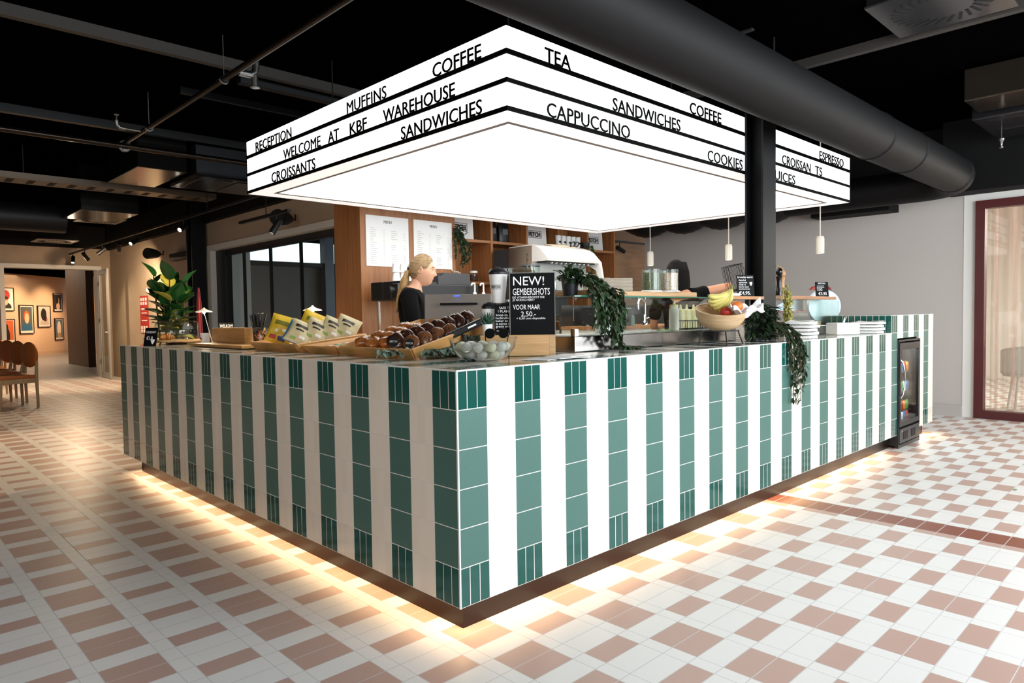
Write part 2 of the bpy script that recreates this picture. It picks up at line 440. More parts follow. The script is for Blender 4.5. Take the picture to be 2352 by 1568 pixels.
_nt = SHEER.node_tree; _nt.nodes.clear()
_o = _nt.nodes.new('ShaderNodeOutputMaterial'); _mx = _nt.nodes.new('ShaderNodeMixShader'); _t = _nt.nodes.new('ShaderNodeBsdfTransparent')
_d = _nt.nodes.new('ShaderNodeBsdfTranslucent'); _e = _nt.nodes.new('ShaderNodeBsdfDiffuse'); _a = _nt.nodes.new('ShaderNodeAddShader'); _m2 = _nt.nodes.new('ShaderNodeMixShader')
_d.inputs[0].default_value = lin('c9aaa0'); _e.inputs[0].default_value = lin('a58a80'); _m2.inputs[0].default_value = 0.5; _mx.inputs[0].default_value = 0.5
_lw = _nt.nodes.new('ShaderNodeLayerWeight'); _lw.inputs[0].default_value = 0.35
_ma = _nt.nodes.new('ShaderNodeMath'); _ma.operation = 'MULTIPLY_ADD'; _ma.inputs[1].default_value = 1.3; _ma.inputs[2].default_value = 0.10; _ma.use_clamp = True
_nt.links.new(_lw.outputs['Facing'], _ma.inputs[0]); _nt.links.new(_ma.outputs[0], _mx.inputs[0])
_nt.links.new(_d.outputs[0], _m2.inputs[1]); _nt.links.new(_e.outputs[0], _m2.inputs[2])
_nt.links.new(_t.outputs[0], _mx.inputs[1]); _nt.links.new(_m2.outputs[0], _mx.inputs[2]); _nt.links.new(_mx.outputs[0], _o.inputs[0])
sheer('sheer_curtain', 7.72, -0.16, -3.1, 0.1, 2.36, 19, 0.05, SHEER, 'sheer pleated pink curtain inside the red framed window')
# the room beyond it
slab('wall_far', (12.8, -7, 0, 13, 4, 3.0), (7.75, 3.6, 0, 12.8, 3.8, 3.0), (7.75, -7, 0, 12.8, -6.8, 3.0), m=mat('warm_plaster', 'e2d8d0', 0.8))
slab('ceiling', (7.76, -7, 3.0, 13, 4, 3.1), m=mat('beige_ceiling', 'd8ccc2', 0.8))

# ------------------------------------------------------------------ the tiled service counter
ZT = 0.1193                    # underside of the tiles
cnt = thing('service_counter', 'L-shaped service counter clad in green and cream striped tiles', 'counter')
TX = counter_tile_mat('stripe_tiles_front', 0, ZT, [(5.0, 6.02), (6.98, 8.2)])
TY = counter_tile_mat('stripe_tiles_side', 1, ZT, [(5.0, 6.02)])
TTX = counter_tile_mat('stripe_tiles_top_right', 0, ZT, [], 'top')
TTY = counter_tile_mat('stripe_tiles_top_left', 1, ZT, [], 'top')
LY, LX, TXE = 29*TP, 32*TP, 40*TP
DL, DR = 1.15, 0.86            # depths of the two wings
c = MB(); c.box(0.005, 0, ZT, LX, 0.02, ZC-0.004); c.build('right_front_panel', TX, cnt)
c = MB(); c.box(0, 0.005, ZT, 0.02, LY, ZC-0.004); c.build('left_front_panel', TY, cnt)
c = MB(); c.box(0.02, LY-0.02, ZT, DL, LY, ZC-0.004); c.box(DL-0.02, DR, 0.08, DL, LY-0.02, ZC-0.004); c.box(DL, DR-0.02, 0.08, LX, DR, ZC-0.004)
c.build('back_panel', mat('counter_inside', '4b4a48', 0.6), cnt)
c = MB(); c.box(DL-0.2, 0, ZC-0.004, LX, DR, ZC); c.box(LX, 0.551, ZC-0.004, LX+0.5, DR, ZC); c.box(LX, DR-0.02, 0.08, LX+0.5, DR-0.001, ZC-0.005); c.build('right_worktop', TTX, cnt)
c = MB(); c.box(0, 0.002, ZC-0.004, DL-0.2, LY, ZC); c.box(DL-0.2, DR, ZC-0.004, DL, LY, ZC); c.build('left_worktop', TTY, cnt)
# white edge profile along the top edge and the corner
PROF = mat('edge_profile', 'd4d4d0', 0.4)
c = MB(); c.box(-0.003, -0.003, ZT, 0.004, 0.004, ZC-0.005); c.box(-0.003, -0.003, ZC-0.005, LX, 0.004, ZC+0.001); c.box(-0.003, 0.004, ZC-0.005, 0.004, LY, ZC+0.001)
c.build('edge_profile', PROF, cnt)
# tall end block with a recess for the drinks fridge
c = MB()
zt = ZT + 7.02*TP
c.box(LX, 0, ZT, LX+TP, 0.02, zt); c.box(LX+TP, 0, 0.985, LX+5.02*TP, 0.02, zt); c.box(LX+5.02*TP, 0, ZT, TXE, 0.02, zt)
c.box(LX, 0.02, ZC-0.1, LX+0.02, 0.55, zt); c.box(TXE-0.02, 0.02, ZT, TXE, 0.55, zt); c.box(LX, 0.02, zt-0.02, TXE, 0.55, zt); c.box(LX, 0.53, 0.08, TXE, 0.55, zt-0.02)
tb = c.build('tall_end_block', counter_tile_mat('stripe_tiles_block', 0, ZT, [(6.0, 7.3)]), cnt)
c = MB(); c.box(LX-0.004, 0.004, ZC, LX, 0.55, zt); c.build('end_block_tiles', counter_tile_mat('stripe_tiles_inner', 1, ZT, [(5.9, 7.3)], 'side', True), cnt)
# recessed bronze kick plate; LED profile under the tile overhang
c = MB()
KR = 0.068
c.box(KR, KR, 0.0, LX+0.15, KR+0.02, ZT); c.box(KR, KR+0.02, 0.0, KR+0.02, 4.19, ZT); c.box(KR, 4.17, 0, DL-0.1, 4.19, ZT); c.box(LX+5.05*TP, KR, 0, TXE-0.09, KR+0.02, ZT); c.box(TXE-0.11, KR, 0, TXE-0.09, DR-0.1, ZT)
c.build('kick_plate', BRONZE, cnt)
c = MB(); c.box(0.02, 0.02, ZT-0.002, LX, KR, ZT+0.004); c.box(0.02, KR, ZT-0.002, KR, LY-0.02, ZT+0.004); c.box(LX+5.05*TP, 0.02, ZT-0.002, TXE-0.02, KR, ZT+0.004)
c.build('underside', BLACK, cnt)
LEDM = mat('warm_led', 'ffd9ae', 0.5, emit='ffcf98', estr=6.0)
c = MB(); c.box(0.045, 0.045, ZT-0.009, LX, 0.053, ZT-0.002); c.box(0.045, 0.053, ZT-0.009, 0.053, 4.25, ZT-0.002); c.box(LX+5.1*TP, 0.045, ZT-0.009, TXE-0.04, 0.053, ZT-0.002)
c.build('led_strip', LEDM, cnt)
WARM = (1.0, 0.66, 0.36)
def led(loc, sx, sy, power): area('counter_led_light', loc, (0, 0, 0), sx, sy, power, WARM, 178)
for i in range(8): led((0.3+0.6*i, 0.035, ZT-0.012), 0.58, 0.02, 1.15)
for i in range(7): led((0.035, 0.3+0.6*i, ZT-0.012), 0.02, 0.58, 1.15)
led((LX+6.6*TP, 0.035, ZT-0.012), 0.4, 0.02, 1.6)

# ------------------------------------------------------------------ illuminated canopy sign
cx0, cx1, cy0, cy1, cz0, cz1 = 0.73, 5.185, 0.46, 3.50, 2.252, 2.666
can = thing('canopy_sign', 'large glowing white lightbox canopy with black menu lettering above the counter', 'sign', (cx0, cy0, cz0))
LBOX = mat('lightbox_white', 'ffffff', 0.4, emit='ffffff', estr=1.35)
LBOT = mat('lightbox_diffuser', 'ffffff', 0.4, emit='fffdf8', estr=2.6)
LW, LD, LH = cx1-cx0, cy1-cy0, cz1-cz0
c = MB(); c.box(0, 0, 0.004, LW, 0.02, LH); c.box(0, 0.02, 0.004, 0.02, LD, LH); c.box(LW-0.02, 0.02, 0.004, LW, LD, LH); c.box(0.02, LD-0.02, 0.004, LW-0.02, LD, LH)
c.build('light_panel', LBOX, can)
c = MB(); c.box(0.02, 0.02, LH-0.03, LW-0.02, LD-0.02, LH-0.01); c.build('top_cover', BLACK, can)
c = MB()
for z0, z1 in ((0.277, 0.302), (0.139, 0.161), (0.0, 0.023)):
    c.box(-0.006, -0.006, z0, LW+0.006, 0.0, z1); c.box(-0.006, 0, z0, 0, LD+0.006, z1); c.box(LW, 0, z0, LW+0.006, LD+0.006, z1); c.box(0, LD, z0, LW, LD+0.006, z1)
c.build('letter_rail', mat('rail_black', '030303', 0.7, spec=0.08), can)
c = MB(); fw_ = 0.14
c.box(0.0, 0.0, 0.0, LW, fw_, 0.004); c.box(0, LD-fw_, 0, LW, LD, 0.004); c.box(0, fw_, 0, fw_, LD-fw_, 0.004); c.box(LW-fw_, fw_, 0, LW, LD-fw_, 0.004)
c.build('bottom_frame', mat('canopy_frame_lit', 'f2f0ee', 0.4, emit='fff8f4', estr=0.75), can)  # opaque frame, no lamp: its emission stands in for light falling on it
sl = 0.035; c = MB()
c.box(fw_, fw_, 0.001, LW-fw_, fw_+sl, 0.004); c.box(fw_, LD-fw_-sl, 0.001, LW-fw_, LD-fw_, 0.004); c.box(fw_, fw_+sl, 0.001, fw_+sl, LD-fw_-sl, 0.004); c.box(LW-fw_-sl, fw_+sl, 0.001, LW-fw_, LD-fw_-sl, 0.004)
c.build('frame_slot', mat('slot_gray', '8c8480', 0.5), can)
c = MB(); c.box(fw_, fw_, 0.005, LW-fw_, LD-fw_, 0.009); c.build('diffuser_panel', LBOT, can)
LETM = mat('letter_black', '030303', 0.7, spec=0.08)
ROWZ = (0.302, 0.161, 0.023)
for row, w, a, b_ in ((0,'RECEPTION',3.327,2.722),(0,'MUFFINS',1.951,1.501),(0,'COFFEE',1.047,0.644),(1,'WELCOME',2.857,2.303),(1,'AT',2.199,2.058),(1,'KBF',1.922,1.722),(1,'WAREHOUSE',1.540,0.858),(2,'CROISSANTS',3.062,2.383),(2,'SANDWICHES',1.358,0.644)):
    text('lettering', w, 0.076, LETM, can, frame((-0.002, a-cy0, ROWZ[row]+0.003), (0, -1, 0), (0, 0, 1)), width=a-b_, ex=0.002, bold=0.0 if 'M' in w else 0.008)['label'] = 'black letters reading ' + w
for row, w, a, b_ in ((0,'TEA',1.005,1.208),(0,'COFFEE',2.399,2.806),(0,'ESPRESSO',4.489,5.028),(1,'SANDWICHES',1.574,2.284),(1,'CROISSAN',3.76,4.299),(1,'TS',4.398,4.545),(2,'CAPPUCCINO',1.016,1.737),(2,'COOKIES',2.622,3.111),(2,'JUICES',3.578,4.001)):
    text('lettering', w, 0.076, LETM, can, frame((a-cx0, -0.002, ROWZ[row]+0.003), (1, 0, 0), (0, 0, 1)), width=b_-a, ex=0.002, bold=0.0 if 'M' in w else 0.008)['label'] = 'black letters reading ' + w
c = MB()
for x, y in ((0.5, 0.5), (LW-0.5, 0.5), (0.5, LD-0.5), (LW-0.5, LD-0.5), (LW/2, 0.5), (LW/2, LD-0.5)): MB().cyl((x, y, LH-0.02), (x, y, 3.3-cz0), 0.006, n=6).build('suspension_rod', BMETAL, can)
c.bm.free()
area('canopy_light', ((cx0+cx1)/2, (cy0+cy1)/2, cz0+0.02), (0, 0, 0), LW-0.4, LD-0.4, 140, (1, 0.99, 0.97))

# ------------------------------------------------------------------ steel columns
STC = mat('column_black', '0a0b0f', 0.5, noise=0.06, spec=0.3)
c = MB(); x0, y0 = 3.11, 0.30
c.box(x0, y0, ZC, x0+0.20, y0+0.014, 2.72); c.box(x0, y0+0.126, ZC, x0+0.20, y0+0.14, 2.72); c.box(x0+0.09, y0+0.014, ZC, x0+0.105, y0+0.126, 2.72)
tag(c.build('steel_column', STC), 'black steel H-profile column rising from the counter in front of the canopy', 'column')
c = MB(); c.box(2.38, 9.50, 0, 2.60, 9.515, 3.3); c.box(2.38, 9.72, 0, 2.60, 9.735, 3.3); c.box(2.482, 9.515, 0, 2.498, 9.72, 3.3)
tag(c.build('steel_column', STC), 'black steel column standing beside the long window behind the plant', 'column')

# ------------------------------------------------------------------ ceiling services
def sweep(pts, r, n=28): return MB().tube(pts, r, n)
dz, dy = 2.599, -0.078
t = thing('ventilation_duct', 'fat black round ventilation duct running past the front of the canopy', 'duct', (2.0, dy, dz))
c = MB(); pts = [(-5.0, 0, 0), (4.45, 0, 0)]
for i in range(1, 9):
    a = PI/2*i/8; pts.append((4.45+0.45*math.sin(a), 0.45-0.45*math.cos(a), 0))
pts += [(4.9, 1.9, 0)]
c.tube(pts, 0.18, 32); c.build('duct_shell', DUCT, t, smooth=40)
for x in (-2.2, 2.15, 2.95, 4.42): MB().tube([(x-0.012, 0, 0), (x-0.006, 0, 0), (x+0.006, 0, 0), (x+0.012, 0, 0)], [0.181, 0.187, 0.187, 0.181], 32).build('joint_ring', DUCT, t, smooth=40)
c = MB(); pts = []; rs = []
for i in range(60):
    v = i/59; pts.append((6.9, 1.8+2.4*v, 2.62 - 0.10*abs(math.sin(v*PI*4.0)))); rs.append(0.17+0.008*(i % 2))
tag(c.tube(pts, rs, 20).build('flexible_duct', mat('flex_black', '0d0d0e', 0.6), smooth=60), 'sagging black flexible duct behind the right end of the canopy', 'duct')
c = MB(); c.box(7.2, 0.75, 2.41, 7.55, 1.66, 2.50); tag(c.build('wall_duct', BLACK), 'flat black box duct along the top of the gray wall', 'duct')

PIPE = mat('pipe_bronze', '2e2722', 0.22, 0.8)
t = thing('sprinkler_pipe', 'thin dark steel sprinkler pipe running diagonally under the ceiling left of the canopy', 'pipe', (0.29, 0, 2.9))
MB().cyl((0, -2.5, 0), (0, 5.12, 0), 0.021, n=14).build('pipe_run', PIPE, t, smooth=40)
def clamp(y, p):
    c = MB(); c.tube([(0.03*math.cos(a), y, 0.03*math.sin(a)) for a in [PI*0.9*i/7-2.9 for i in range(12)]], 0.007, 6); c.cyl((0, y, 0.03), (0, y, 0.30), 0.003, n=6)
    c.build('pipe_clamp', GALV, p, smooth=50)
for y in (2.82, 4.45): clamp(y, t)
c = MB(); c.tube([(0.02, 2.62, 0), (0.1, 2.62, 0), (0.13, 2.62, 0.02), (0.14, 2.62, 0.06), (0.14, 2.62, 0.12)], 0.024, 12); c.cyl((0.13, 2.62, 0.0), (0.13, 2.62, -0.07), 0.02, n=12); c.lathe([(0.012, 0), (0.032, 0.004), (0.032, 0.008), (0.012, 0.012)], (0.13, 2.62, -0.085), 14)
c.build('elbow_fitting', GALV, t, smooth=40)
c = MB(); c.cyl((0, 4.62, 0), (-0.16, 4.62, 0), 0.011, n=8); c.tube([(-0.14, 4.62, 0), (-0.18, 4.62, 0), (-0.2, 4.62, 0.02), (-0.205, 4.62, 0.06)], 0.017, 10); c.cyl((-0.205, 4.62, 0.05), (-0.205, 4.62, 0.10), 0.008, n=8); c.lathe([(0.022, 0), (0.022, 0.004)], (-0.205, 4.62, 0.105), 10)
c.build('sprinkler_head', GALV, t, smooth=40)
t = thing('sprinkler_pipe', 'dark pipe crossing the ceiling level above the left box duct', 'pipe', (0, 5.18, 2.875))
MB().cyl((-4, 0, 0), (2.6, 0, 0), 0.027, n=14).build('pipe_run', PIPE, t, smooth=40)
c = MB(); c.tube([(0.29+0.045*math.cos(a), 0, 0.045*math.sin(a)) for a in [2*PI*i/12 for i in range(12)]], 0.012, 6, closed=True); c.box(0.27, -0.02, -0.05, 0.31, 0.02, -0.03)
c.build('pipe_coupling', GALV, t, smooth=50)
BEAM = mat('ceiling_beam', '37332f', 0.6)
def beam(x0, y0, x1, y1, z0, label, m=None):
    c = MB(); c.box(x0, y0, z0, x1, y1, 3.3); tag(c.build('ceiling_beam', m or BEAM), label, 'beam')
beam(-6, 3.47, 2.6, 3.53, 3.22, 'dull gray ceiling beam crossing above the sprinkler pipe elbow')
beam(0.75, 3.62, 2.6, 3.70, 3.18, 'dark ceiling beam just behind the gray beam, ending over the canopy', BMETAL)
beam(0.55, 4.42, 2.6, 4.45, 3.24, 'thin ceiling rail above the letters RECEPTION', BMETAL)
beam(-6, 5.98, 2.5, 6.05, 3.22, 'dark ceiling beam over the left pipe coupling', BMETAL)
beam(4.06, -6.9, 4.12, 6.5, 3.23, 'gray ceiling beam running beside the square swirl diffuser')
# square swirl diffuser at the top right
def swirl(name, x, y, z, s, label, group=None, m=None):
    t = thing(name, label, 'air vent', (x, y, z), 0, group)
    MB().box(-s, -s, 0, s, s, 0.015, 0.003).build('face_plate', m or mat('vent_gloss', '4c4b4c', 0.18, 0.6), t)
    b = MB()
    for i in range(26):
        a = 2*PI*i/26; M = Rz(a) @ Tr(s*0.66, 0, -0.002) @ Rz(0.5)
        b.box(-s*0.17, -s*0.028, -0.0005, s*0.17, s*0.028, 0.0015, rot=M, piv=(0, 0, 0))
    b.build('slots', mat('slot_black', '050505', 0.7), t)
    MB().box(-s*0.97, -s*0.97, 0.015, s*0.97, s*0.97, 3.3-z).build('plenum_box', BLACK, t)
    return t
swirl('swirl_diffuser', 3.66, -0.67, 3.24, 0.36, 'square gray ceiling diffuser with swirl slots at the top right')
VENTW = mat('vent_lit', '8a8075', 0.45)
swirl('swirl_diffuser', 1.18, 9.86, 2.75, 0.29, 'pale ceiling diffuser above the potted plant, nearer of the two', None, VENTW)
swirl('swirl_diffuser', 1.26, 13.4, 2.75, 0.33, 'pale ceiling diffuser over the doorway, farther of the two', None, VENTW)
# boxy duct pieces on the left
c = MB(); c.box(0.68, 6.17, 2.9, 1.2, 7.33, 3.3, 0.01); tag(c.build('box_duct', mat('duct_reflective', '1c1b1a', 0.16, 0.5)), 'black box duct with a shiny underside left of the canopy', 'duct')
t = thing('rectangular_duct', 'galvanised rectangular duct with pressed panels beside the canopy corner', 'duct', (0, 0, 0))
c = MB(); c.box(1.24, 6.02, 2.85, 4.0, 6.9, 3.2); c.build('duct_shell', mat('duct_galv_dark', '55565a', 0.22, 0.9, noise=0.15, nscale=6), t)
c = MB()
for i in range(4): c.box(1.32+0.42*i, 6.1, 2.842, 1.68+0.42*i, 6.8, 2.852, 0.003)
c.build('pressed_panels', MATS['duct_galv_dark'], t)
t = thing('cable_tray', 'perforated metal cable tray hanging across the ceiling at far left', 'tray', (-3.5, 7.7, 2.9))
MB().box(0, 0, 0, 5.6, 0.36, 0.006).build('tray_base', mat('tray_metal', '75695c', 0.4, 0.6), t)
c = MB(); c.box(0, -0.006, 0, 5.6, 0, 0.07); c.box(0, 0.36, 0, 5.6, 0.366, 0.07); c.build('tray_side', MATS['tray_metal'], t)
c = MB()
for i in range(26): c.box(0.1+0.21*i, 0.06, -0.002, 0.17+0.21*i, 0.3, 0.002)
c.build('slots', MATS['slot_black'], t)
for i in range(4): MB().cyl((0.4+1.5*i, 0.0, 0.05), (0.4+1.5*i, 0.0, 0.4), 0.005, n=6).build('hanger_rod', BMETAL, t)
tag(MB().tube([(-4, 9.75, 2.72), (0.7, 9.75, 2.72)], 0.2, 24).build('ventilation_duct', mat('duct_black_far', '18181a', 0.5), smooth=40), 'black round duct at the far left below the cable tray', 'duct')
c = MB(); c.box(0.62, 8.42, 2.7, 1.32, 9.45, 3.3, 0.01); tag(c.build('box_duct', MATS['duct_reflective']), 'black vent box hanging in front of the pale diffusers', 'duct')
for i, (x, y, l) in enumerate(((7.05, 0.6, 'sprinkler head hanging by the right end of the canopy'), (6.35, -0.50, 'sprinkler head under the shiny ceiling unit at far right'), (3.45, 0.38, 'sprinkler nozzle beside the column above the canopy'))):
    z = (2.5, 2.80, 2.70)[i]
    t = thing('ceiling_sprinkler', l, 'sprinkler', (x, y, z))
    MB().cyl((0, 0, 0.05), (0, 0, 3.3-z), 0.008, n=8).build('drop_pipe', BMETAL, t)
    MB().lathe([(0.03, 0.055), (0.022, 0.03), (0.016, 0.025), (0.01, -0.01), (0.02, -0.02), (0.02, -0.03), (0.008, -0.035)], n=14).build('nozzle', GALV, t, smooth=40)
t = thing('ceiling_unit', 'shiny metal air unit under the black ceiling at the right edge', 'air unit', (5.3, -0.85, 2.98))
MB().box(0, -0.6, 0.03, 0.5, 0.42, 0.3, 0.01).build('upper_case', mat('shiny_brown', '6e6358', 0.12, 0.9, noise=0.2, nscale=4), t)
MB().box(0.62, -0.6, 0.0, 1.65, 0.5, 0.25, 0.01).build('lower_case', MATS['duct_galv_dark'], t)
c = MB()
for i in range(2): c.box(0.75+0.45*i, 0.0, -0.006, 1.05+0.45*i, 0.4, 0.004, 0.002)
c.build('pressed_panels', MATS['duct_galv_dark'], t)
c = MB(); c.box(-0.4, 0.02, 0, 0.4, 0.06, 0.012); t = tag(c.build('perforated_rail', GALV), 'short perforated metal rail on the ceiling above the duct', 'rail'); t.location = (3.1, 0.75, 3.24); t.rotation_euler = (0, 0, PI/2)

# track with spotlights over the left aisle
SPOT = mat('spot_black', '151516', 0.45)
LAMPG = mat('lamp_glow', 'ffffff', 0.3, emit='fff0d8', estr=9.0)
def spot(x, y, z, d, label, power=0.0, size=40, on=True):
    """track spotlight whose barrel points along d"""
    t = thing('track_spotlight', label, 'spotlight', (x, y, z), 0, None)
    d = Vector(d).normalized()
    MB().cyl((0, 0, 0), (0, 0, -0.09), 0.008, n=8).build('stem', SPOT, t)
    M = d.to_track_quat('Z', 'Y').to_matrix().to_4x4()
    MB().lathe([(0.033, -0.07), (0.036, -0.06), (0.036, 0.11), (0.031, 0.11), (0.03, 0.09)], (0, 0, -0.11), 18, M, caps=False).build('barrel', SPOT, t, smooth=40)
    MB().lathe([(0.0, 0.094), (0.03, 0.094)], (0, 0, -0.11), 18, M, caps=False).build('lens', LAMPG if on else BLACK, t)
    MB().lathe([(0.0, -0.07), (0.033, -0.07)], (0, 0, -0.11), 18, M, caps=False).build('end_cap', SPOT, t)
    if power:
        l = bpy.data.lights.new('spot_light', 'SPOT'); l.energy = power; l.spot_size = math.radians(size); l.spot_blend = 0.9; l.color = (1.0, 0.72, 0.45); l.shadow_soft_size = 0.03
        o = bpy.data.objects.new('spot_light', l); COL.objects.link(o); o.location = Vector((x, y, z-0.11)) + d*0.13
        o.rotation_euler = d.to_track_quat('-Z', 'Y').to_euler()
    return t
t = thing('lighting_track', 'black lighting track over the left aisle carrying the row of spotlights', 'track', (1.86, 5.8, 2.66))
MB().box(-0.018, 0, 0, 0.018, 9.4, 0.03).build('track_rail', SPOT, t)
for i in range(4): MB().cyl((0, 1.6+2.4*i, 0.03), (0, 1.6+2.4*i, 0.64), 0.004, n=6).build('hanger_rod', SPOT, t)
spot(1.86, 14.9, 2.66, (-0.2, -0.6, -0.8), 'spotlight at the far end of the lighting track', 160, 130)
spot(1.86, 13.9, 2.66, (0.5, -0.5, -0.9), 'second spotlight from the far end of the lighting track', 0, 40, False)
spot(1.86, 12.6, 2.66, (-0.7, 0.1, -0.6), 'third spotlight from the far end of the lighting track', 320, 70)
spot(1.86, 11.5, 2.66, (0.2, 0.75, -0.65), 'fourth spotlight from the far end of the lighting track', 260, 130)
spot(1.86, 10.6, 2.66, (-0.6, -0.4, -0.35), 'lit spotlight of the lighting track just left of the dark grille', 360, 60)
spot(1.86, 8.3, 2.66, (-0.75, -0.55, -0.45), 'brightest spotlight facing the camera near the black column', 620, 66)
# spotlights beside the wooden unit and behind it
t = thing('lighting_track', 'short black lighting track beside the wooden unit', 'track', (1.75, 4.9, 2.36))
MB().box(-0.02, -0.05, 0, 0.02, 1.2, 0.03).build('track_rail', SPOT, t); MB().cyl((0, 0.5, 0.03), (0, 0.5, 0.94), 0.006, n=6).build('hanger_rod', SPOT, t)
spot(1.75, 5.15, 2.36, (-0.5, 0.05, -0.8), 'lit spotlight next to the wooden unit under the canopy corner', 110, 160)
t = thing('lighting_track', 'black lighting track on the plywood wall right of the shelves', 'track', (7.2, 5.06, 2.43))
MB().box(0, 0, 0, 1.5, 0.03, 0.03).build('track_rail', SPOT, t); MB().box(0.5, 0.03, 0.005, 0.6, 0.14, 0.025).build('wall_bracket', SPOT, t)
spot(7.75, 5.075, 2.43, (0.6, -0.1, -0.25), 'spotlight on the plywood wall behind the counter', 8, 70)
def speaker(x, y, z, rz, label):
    t = thing('wall_speaker', label, 'speaker', (x, y, z), rz)
    MB().lathe([(0.0, -0.10), (0.05, -0.10), (0.085, -0.03), (0.10, 0.06), (0.105, 0.13), (0.10, 0.14)], n=24, M=Ry(PI/2) @ Matrix.Diagonal((0.95, 1.15, 1, 1))).build('cabinet', mat('speaker_black', '131314', 0.5), t, smooth=50)
    MB().lathe([(0.0, 0.142), (0.098, 0.140)], n=24, M=Ry(PI/2) @ Matrix.Diagonal((0.95, 1.15, 1, 1)), caps=False).build('grille', mat('speaker_grille', '1d1d1e', 0.7), t)
    MB().tube([(-0.1, 0, 0), (-0.19, 0, 0), (-0.19, 0, 0.07)], 0.012, 8).build('bracket', SPOT, t)
    return t
speaker(2.38, 6.25, 2.5, math.radians(200), 'black wall speaker above the long window')
speaker(2.42, 11.5, 2.44, math.radians(200), 'black wall speaker above the red information sign')
c = MB(); c.box(2.52, 9.9, 2.28, 2.64, 11.0, 2.40); tag(c.build('air_grille', mat('grille_dark', '131313', 0.6)), 'dark grille box on the wall behind the plant', 'vent')
# red information sign on the concrete wall
t = thing('information_sign', 'tall red sign with white pictograms on the concrete wall', 'sign', (2.642, 12.95, 1.355))
MB().box(-0.004, -0.25, -0.37, 0.004, 0.25, 0.37).build('panel', mat('sign_red', 'b8261d', 0.5), t)
c = MB()
for r in (0.30, 0.22, -0.26, -0.33):
    for k in range(3): c.box(-0.006, -0.19+0.15*k, r-0.03, -0.0045, -0.09+0.15*k, r+0.03)
for r in (0.1, 0.03, -0.12): c.box(-0.006, -0.18, r-0.008, -0.0045, 0.16, r+0.008)
c.build('pictograms', CHALKW, t)

# three pendant lamps behind the right wing
CRM = mat('lamp_cream', 'e6dccb', 0.4)
pend = None
for y, l in ((3.26, 'fluted cream pendant lamp farthest from the steel column, on the left'), (2.14, 'fluted cream pendant lamp just left of the steel column'), (1.06, 'fluted cream pendant lamp right of the steel column')):
    if pend is None:
        pend = t = thing('pendant_lamp', l, 'lamp', (6.0, y, 1.863), 0, None)
        c = MB(); n = 40; ring = lambda r, z: [((r*(1+0.04*(-1)**i))*math.cos(2*PI*i/n), (r*(1+0.04*(-1)**i))*math.sin(2*PI*i/n), z) for i in range(n)]
        c.loft([ring(0.040, 0.0), ring(0.041, 0.004), ring(0.041, 0.165), ring(0.036, 0.17), ring(0.034, 0.185), ring(0.012, 0.187)]); c.build('lamp_shade', CRM, t)
        MB().cyl((0, 0, -0.001), (0, 0, 0.006), 0.032, n=20).build('bulb_diffuser', mat('pendant_glow', 'ffffff', 0.4, emit='fff2dc', estr=1.6), t)
        MB().cyl((0, 0, 0.18), (0, 0, 3.3-1.863), 0.006, n=8).build('cord', CRM, t)
    else: dup(pend, (6.0, y, 1.863), 0, l)

# ------------------------------------------------------------------ wooden wall unit with menus and shelves
t = thing('shelving_unit', 'walnut wall unit with open shelves behind the bar', 'shelves', (2.2, 4.2, 0))
W_ = 4.28
MB().box(0, 0, 0, 1.225, 0.52, 2.9).build('menu_panel', WAL, t)
for x in (1.225, 1.82, 2.43, 3.03, 3.64, W_-0.035): MB().box(x, 0, 0.9, x+0.035, 0.36, 2.9).build('upright', WAL, t)
for z in (1.645, 2.145, 2.62): MB().box(1.26, 0.005, z-0.032, W_-0.035, 0.36, z).build('shelf_board', WALH, t)
MB().box(1.26, 0.36, 0.9, W_, 0.38, 2.9).build('back_board', WAL, t)
MB().box(1.225, 0, 0, W_, 0.38, 0.9).build('base_cabinet', WAL, t)
t = thing('back_bar', 'low back bar below the shelves carrying the coffee machines', 'bar', (1.9, 3.02, 0))
MB().box(0.02, 0.02, 0, 4.4, 1.17, 1.02).build('cabinet', WALH, t); MB().box(0, 0, 1.02, 4.42, 1.18, 1.06).build('bar_top', mat('bar_stone', 'cfc8be', 0.35), t)
# menus
MENUP = mat('menu_paper', 'f2f1ef', 0.55); INK = mat('menu_ink', '4a4a4a', 0.8); INK2 = mat('menu_ink_light', 'b9b8b6', 0.8)
def menu(x, label, seed):
    rnd = random.Random(seed)
    t = thing('menu_board', label, 'menu', (x, 4.188, 1.775), 0, None)
    MB().box(0, 0, 0, 0.536, 0.012, 0.53).build('panel', MENUP, t)
    text('heading', 'MENU', 0.032, INK, t, frame((0.22, -0.001, 0.455), (1, 0, 0), (0, 0, 1)), width=0.10)
    b = MB()
    for cx, (r0, r1) in ((0.05, (2, 20)), (0.31, (3, 20))):
        for r in range(r0, r1):
            if cx > 0.3 and r in (8, 9, 13, 14): continue
            z = 0.44 - r*0.0215; w = rnd.uniform(0.04, 0.09)
            b.box(cx, -0.001, z, cx+w, 0.0005, z+0.004)
            if r > r0: b.box(cx+0.16, -0.001, z, cx+0.18, 0.0005, z+0.004)
    b.build('lines_of_text', INK2, t)
menu(2.262, 'white menu board on the walnut wall, the left one of the pair', 3)
menu(2.868, 'white menu board on the walnut wall, the right one behind the blonde woman', 8)
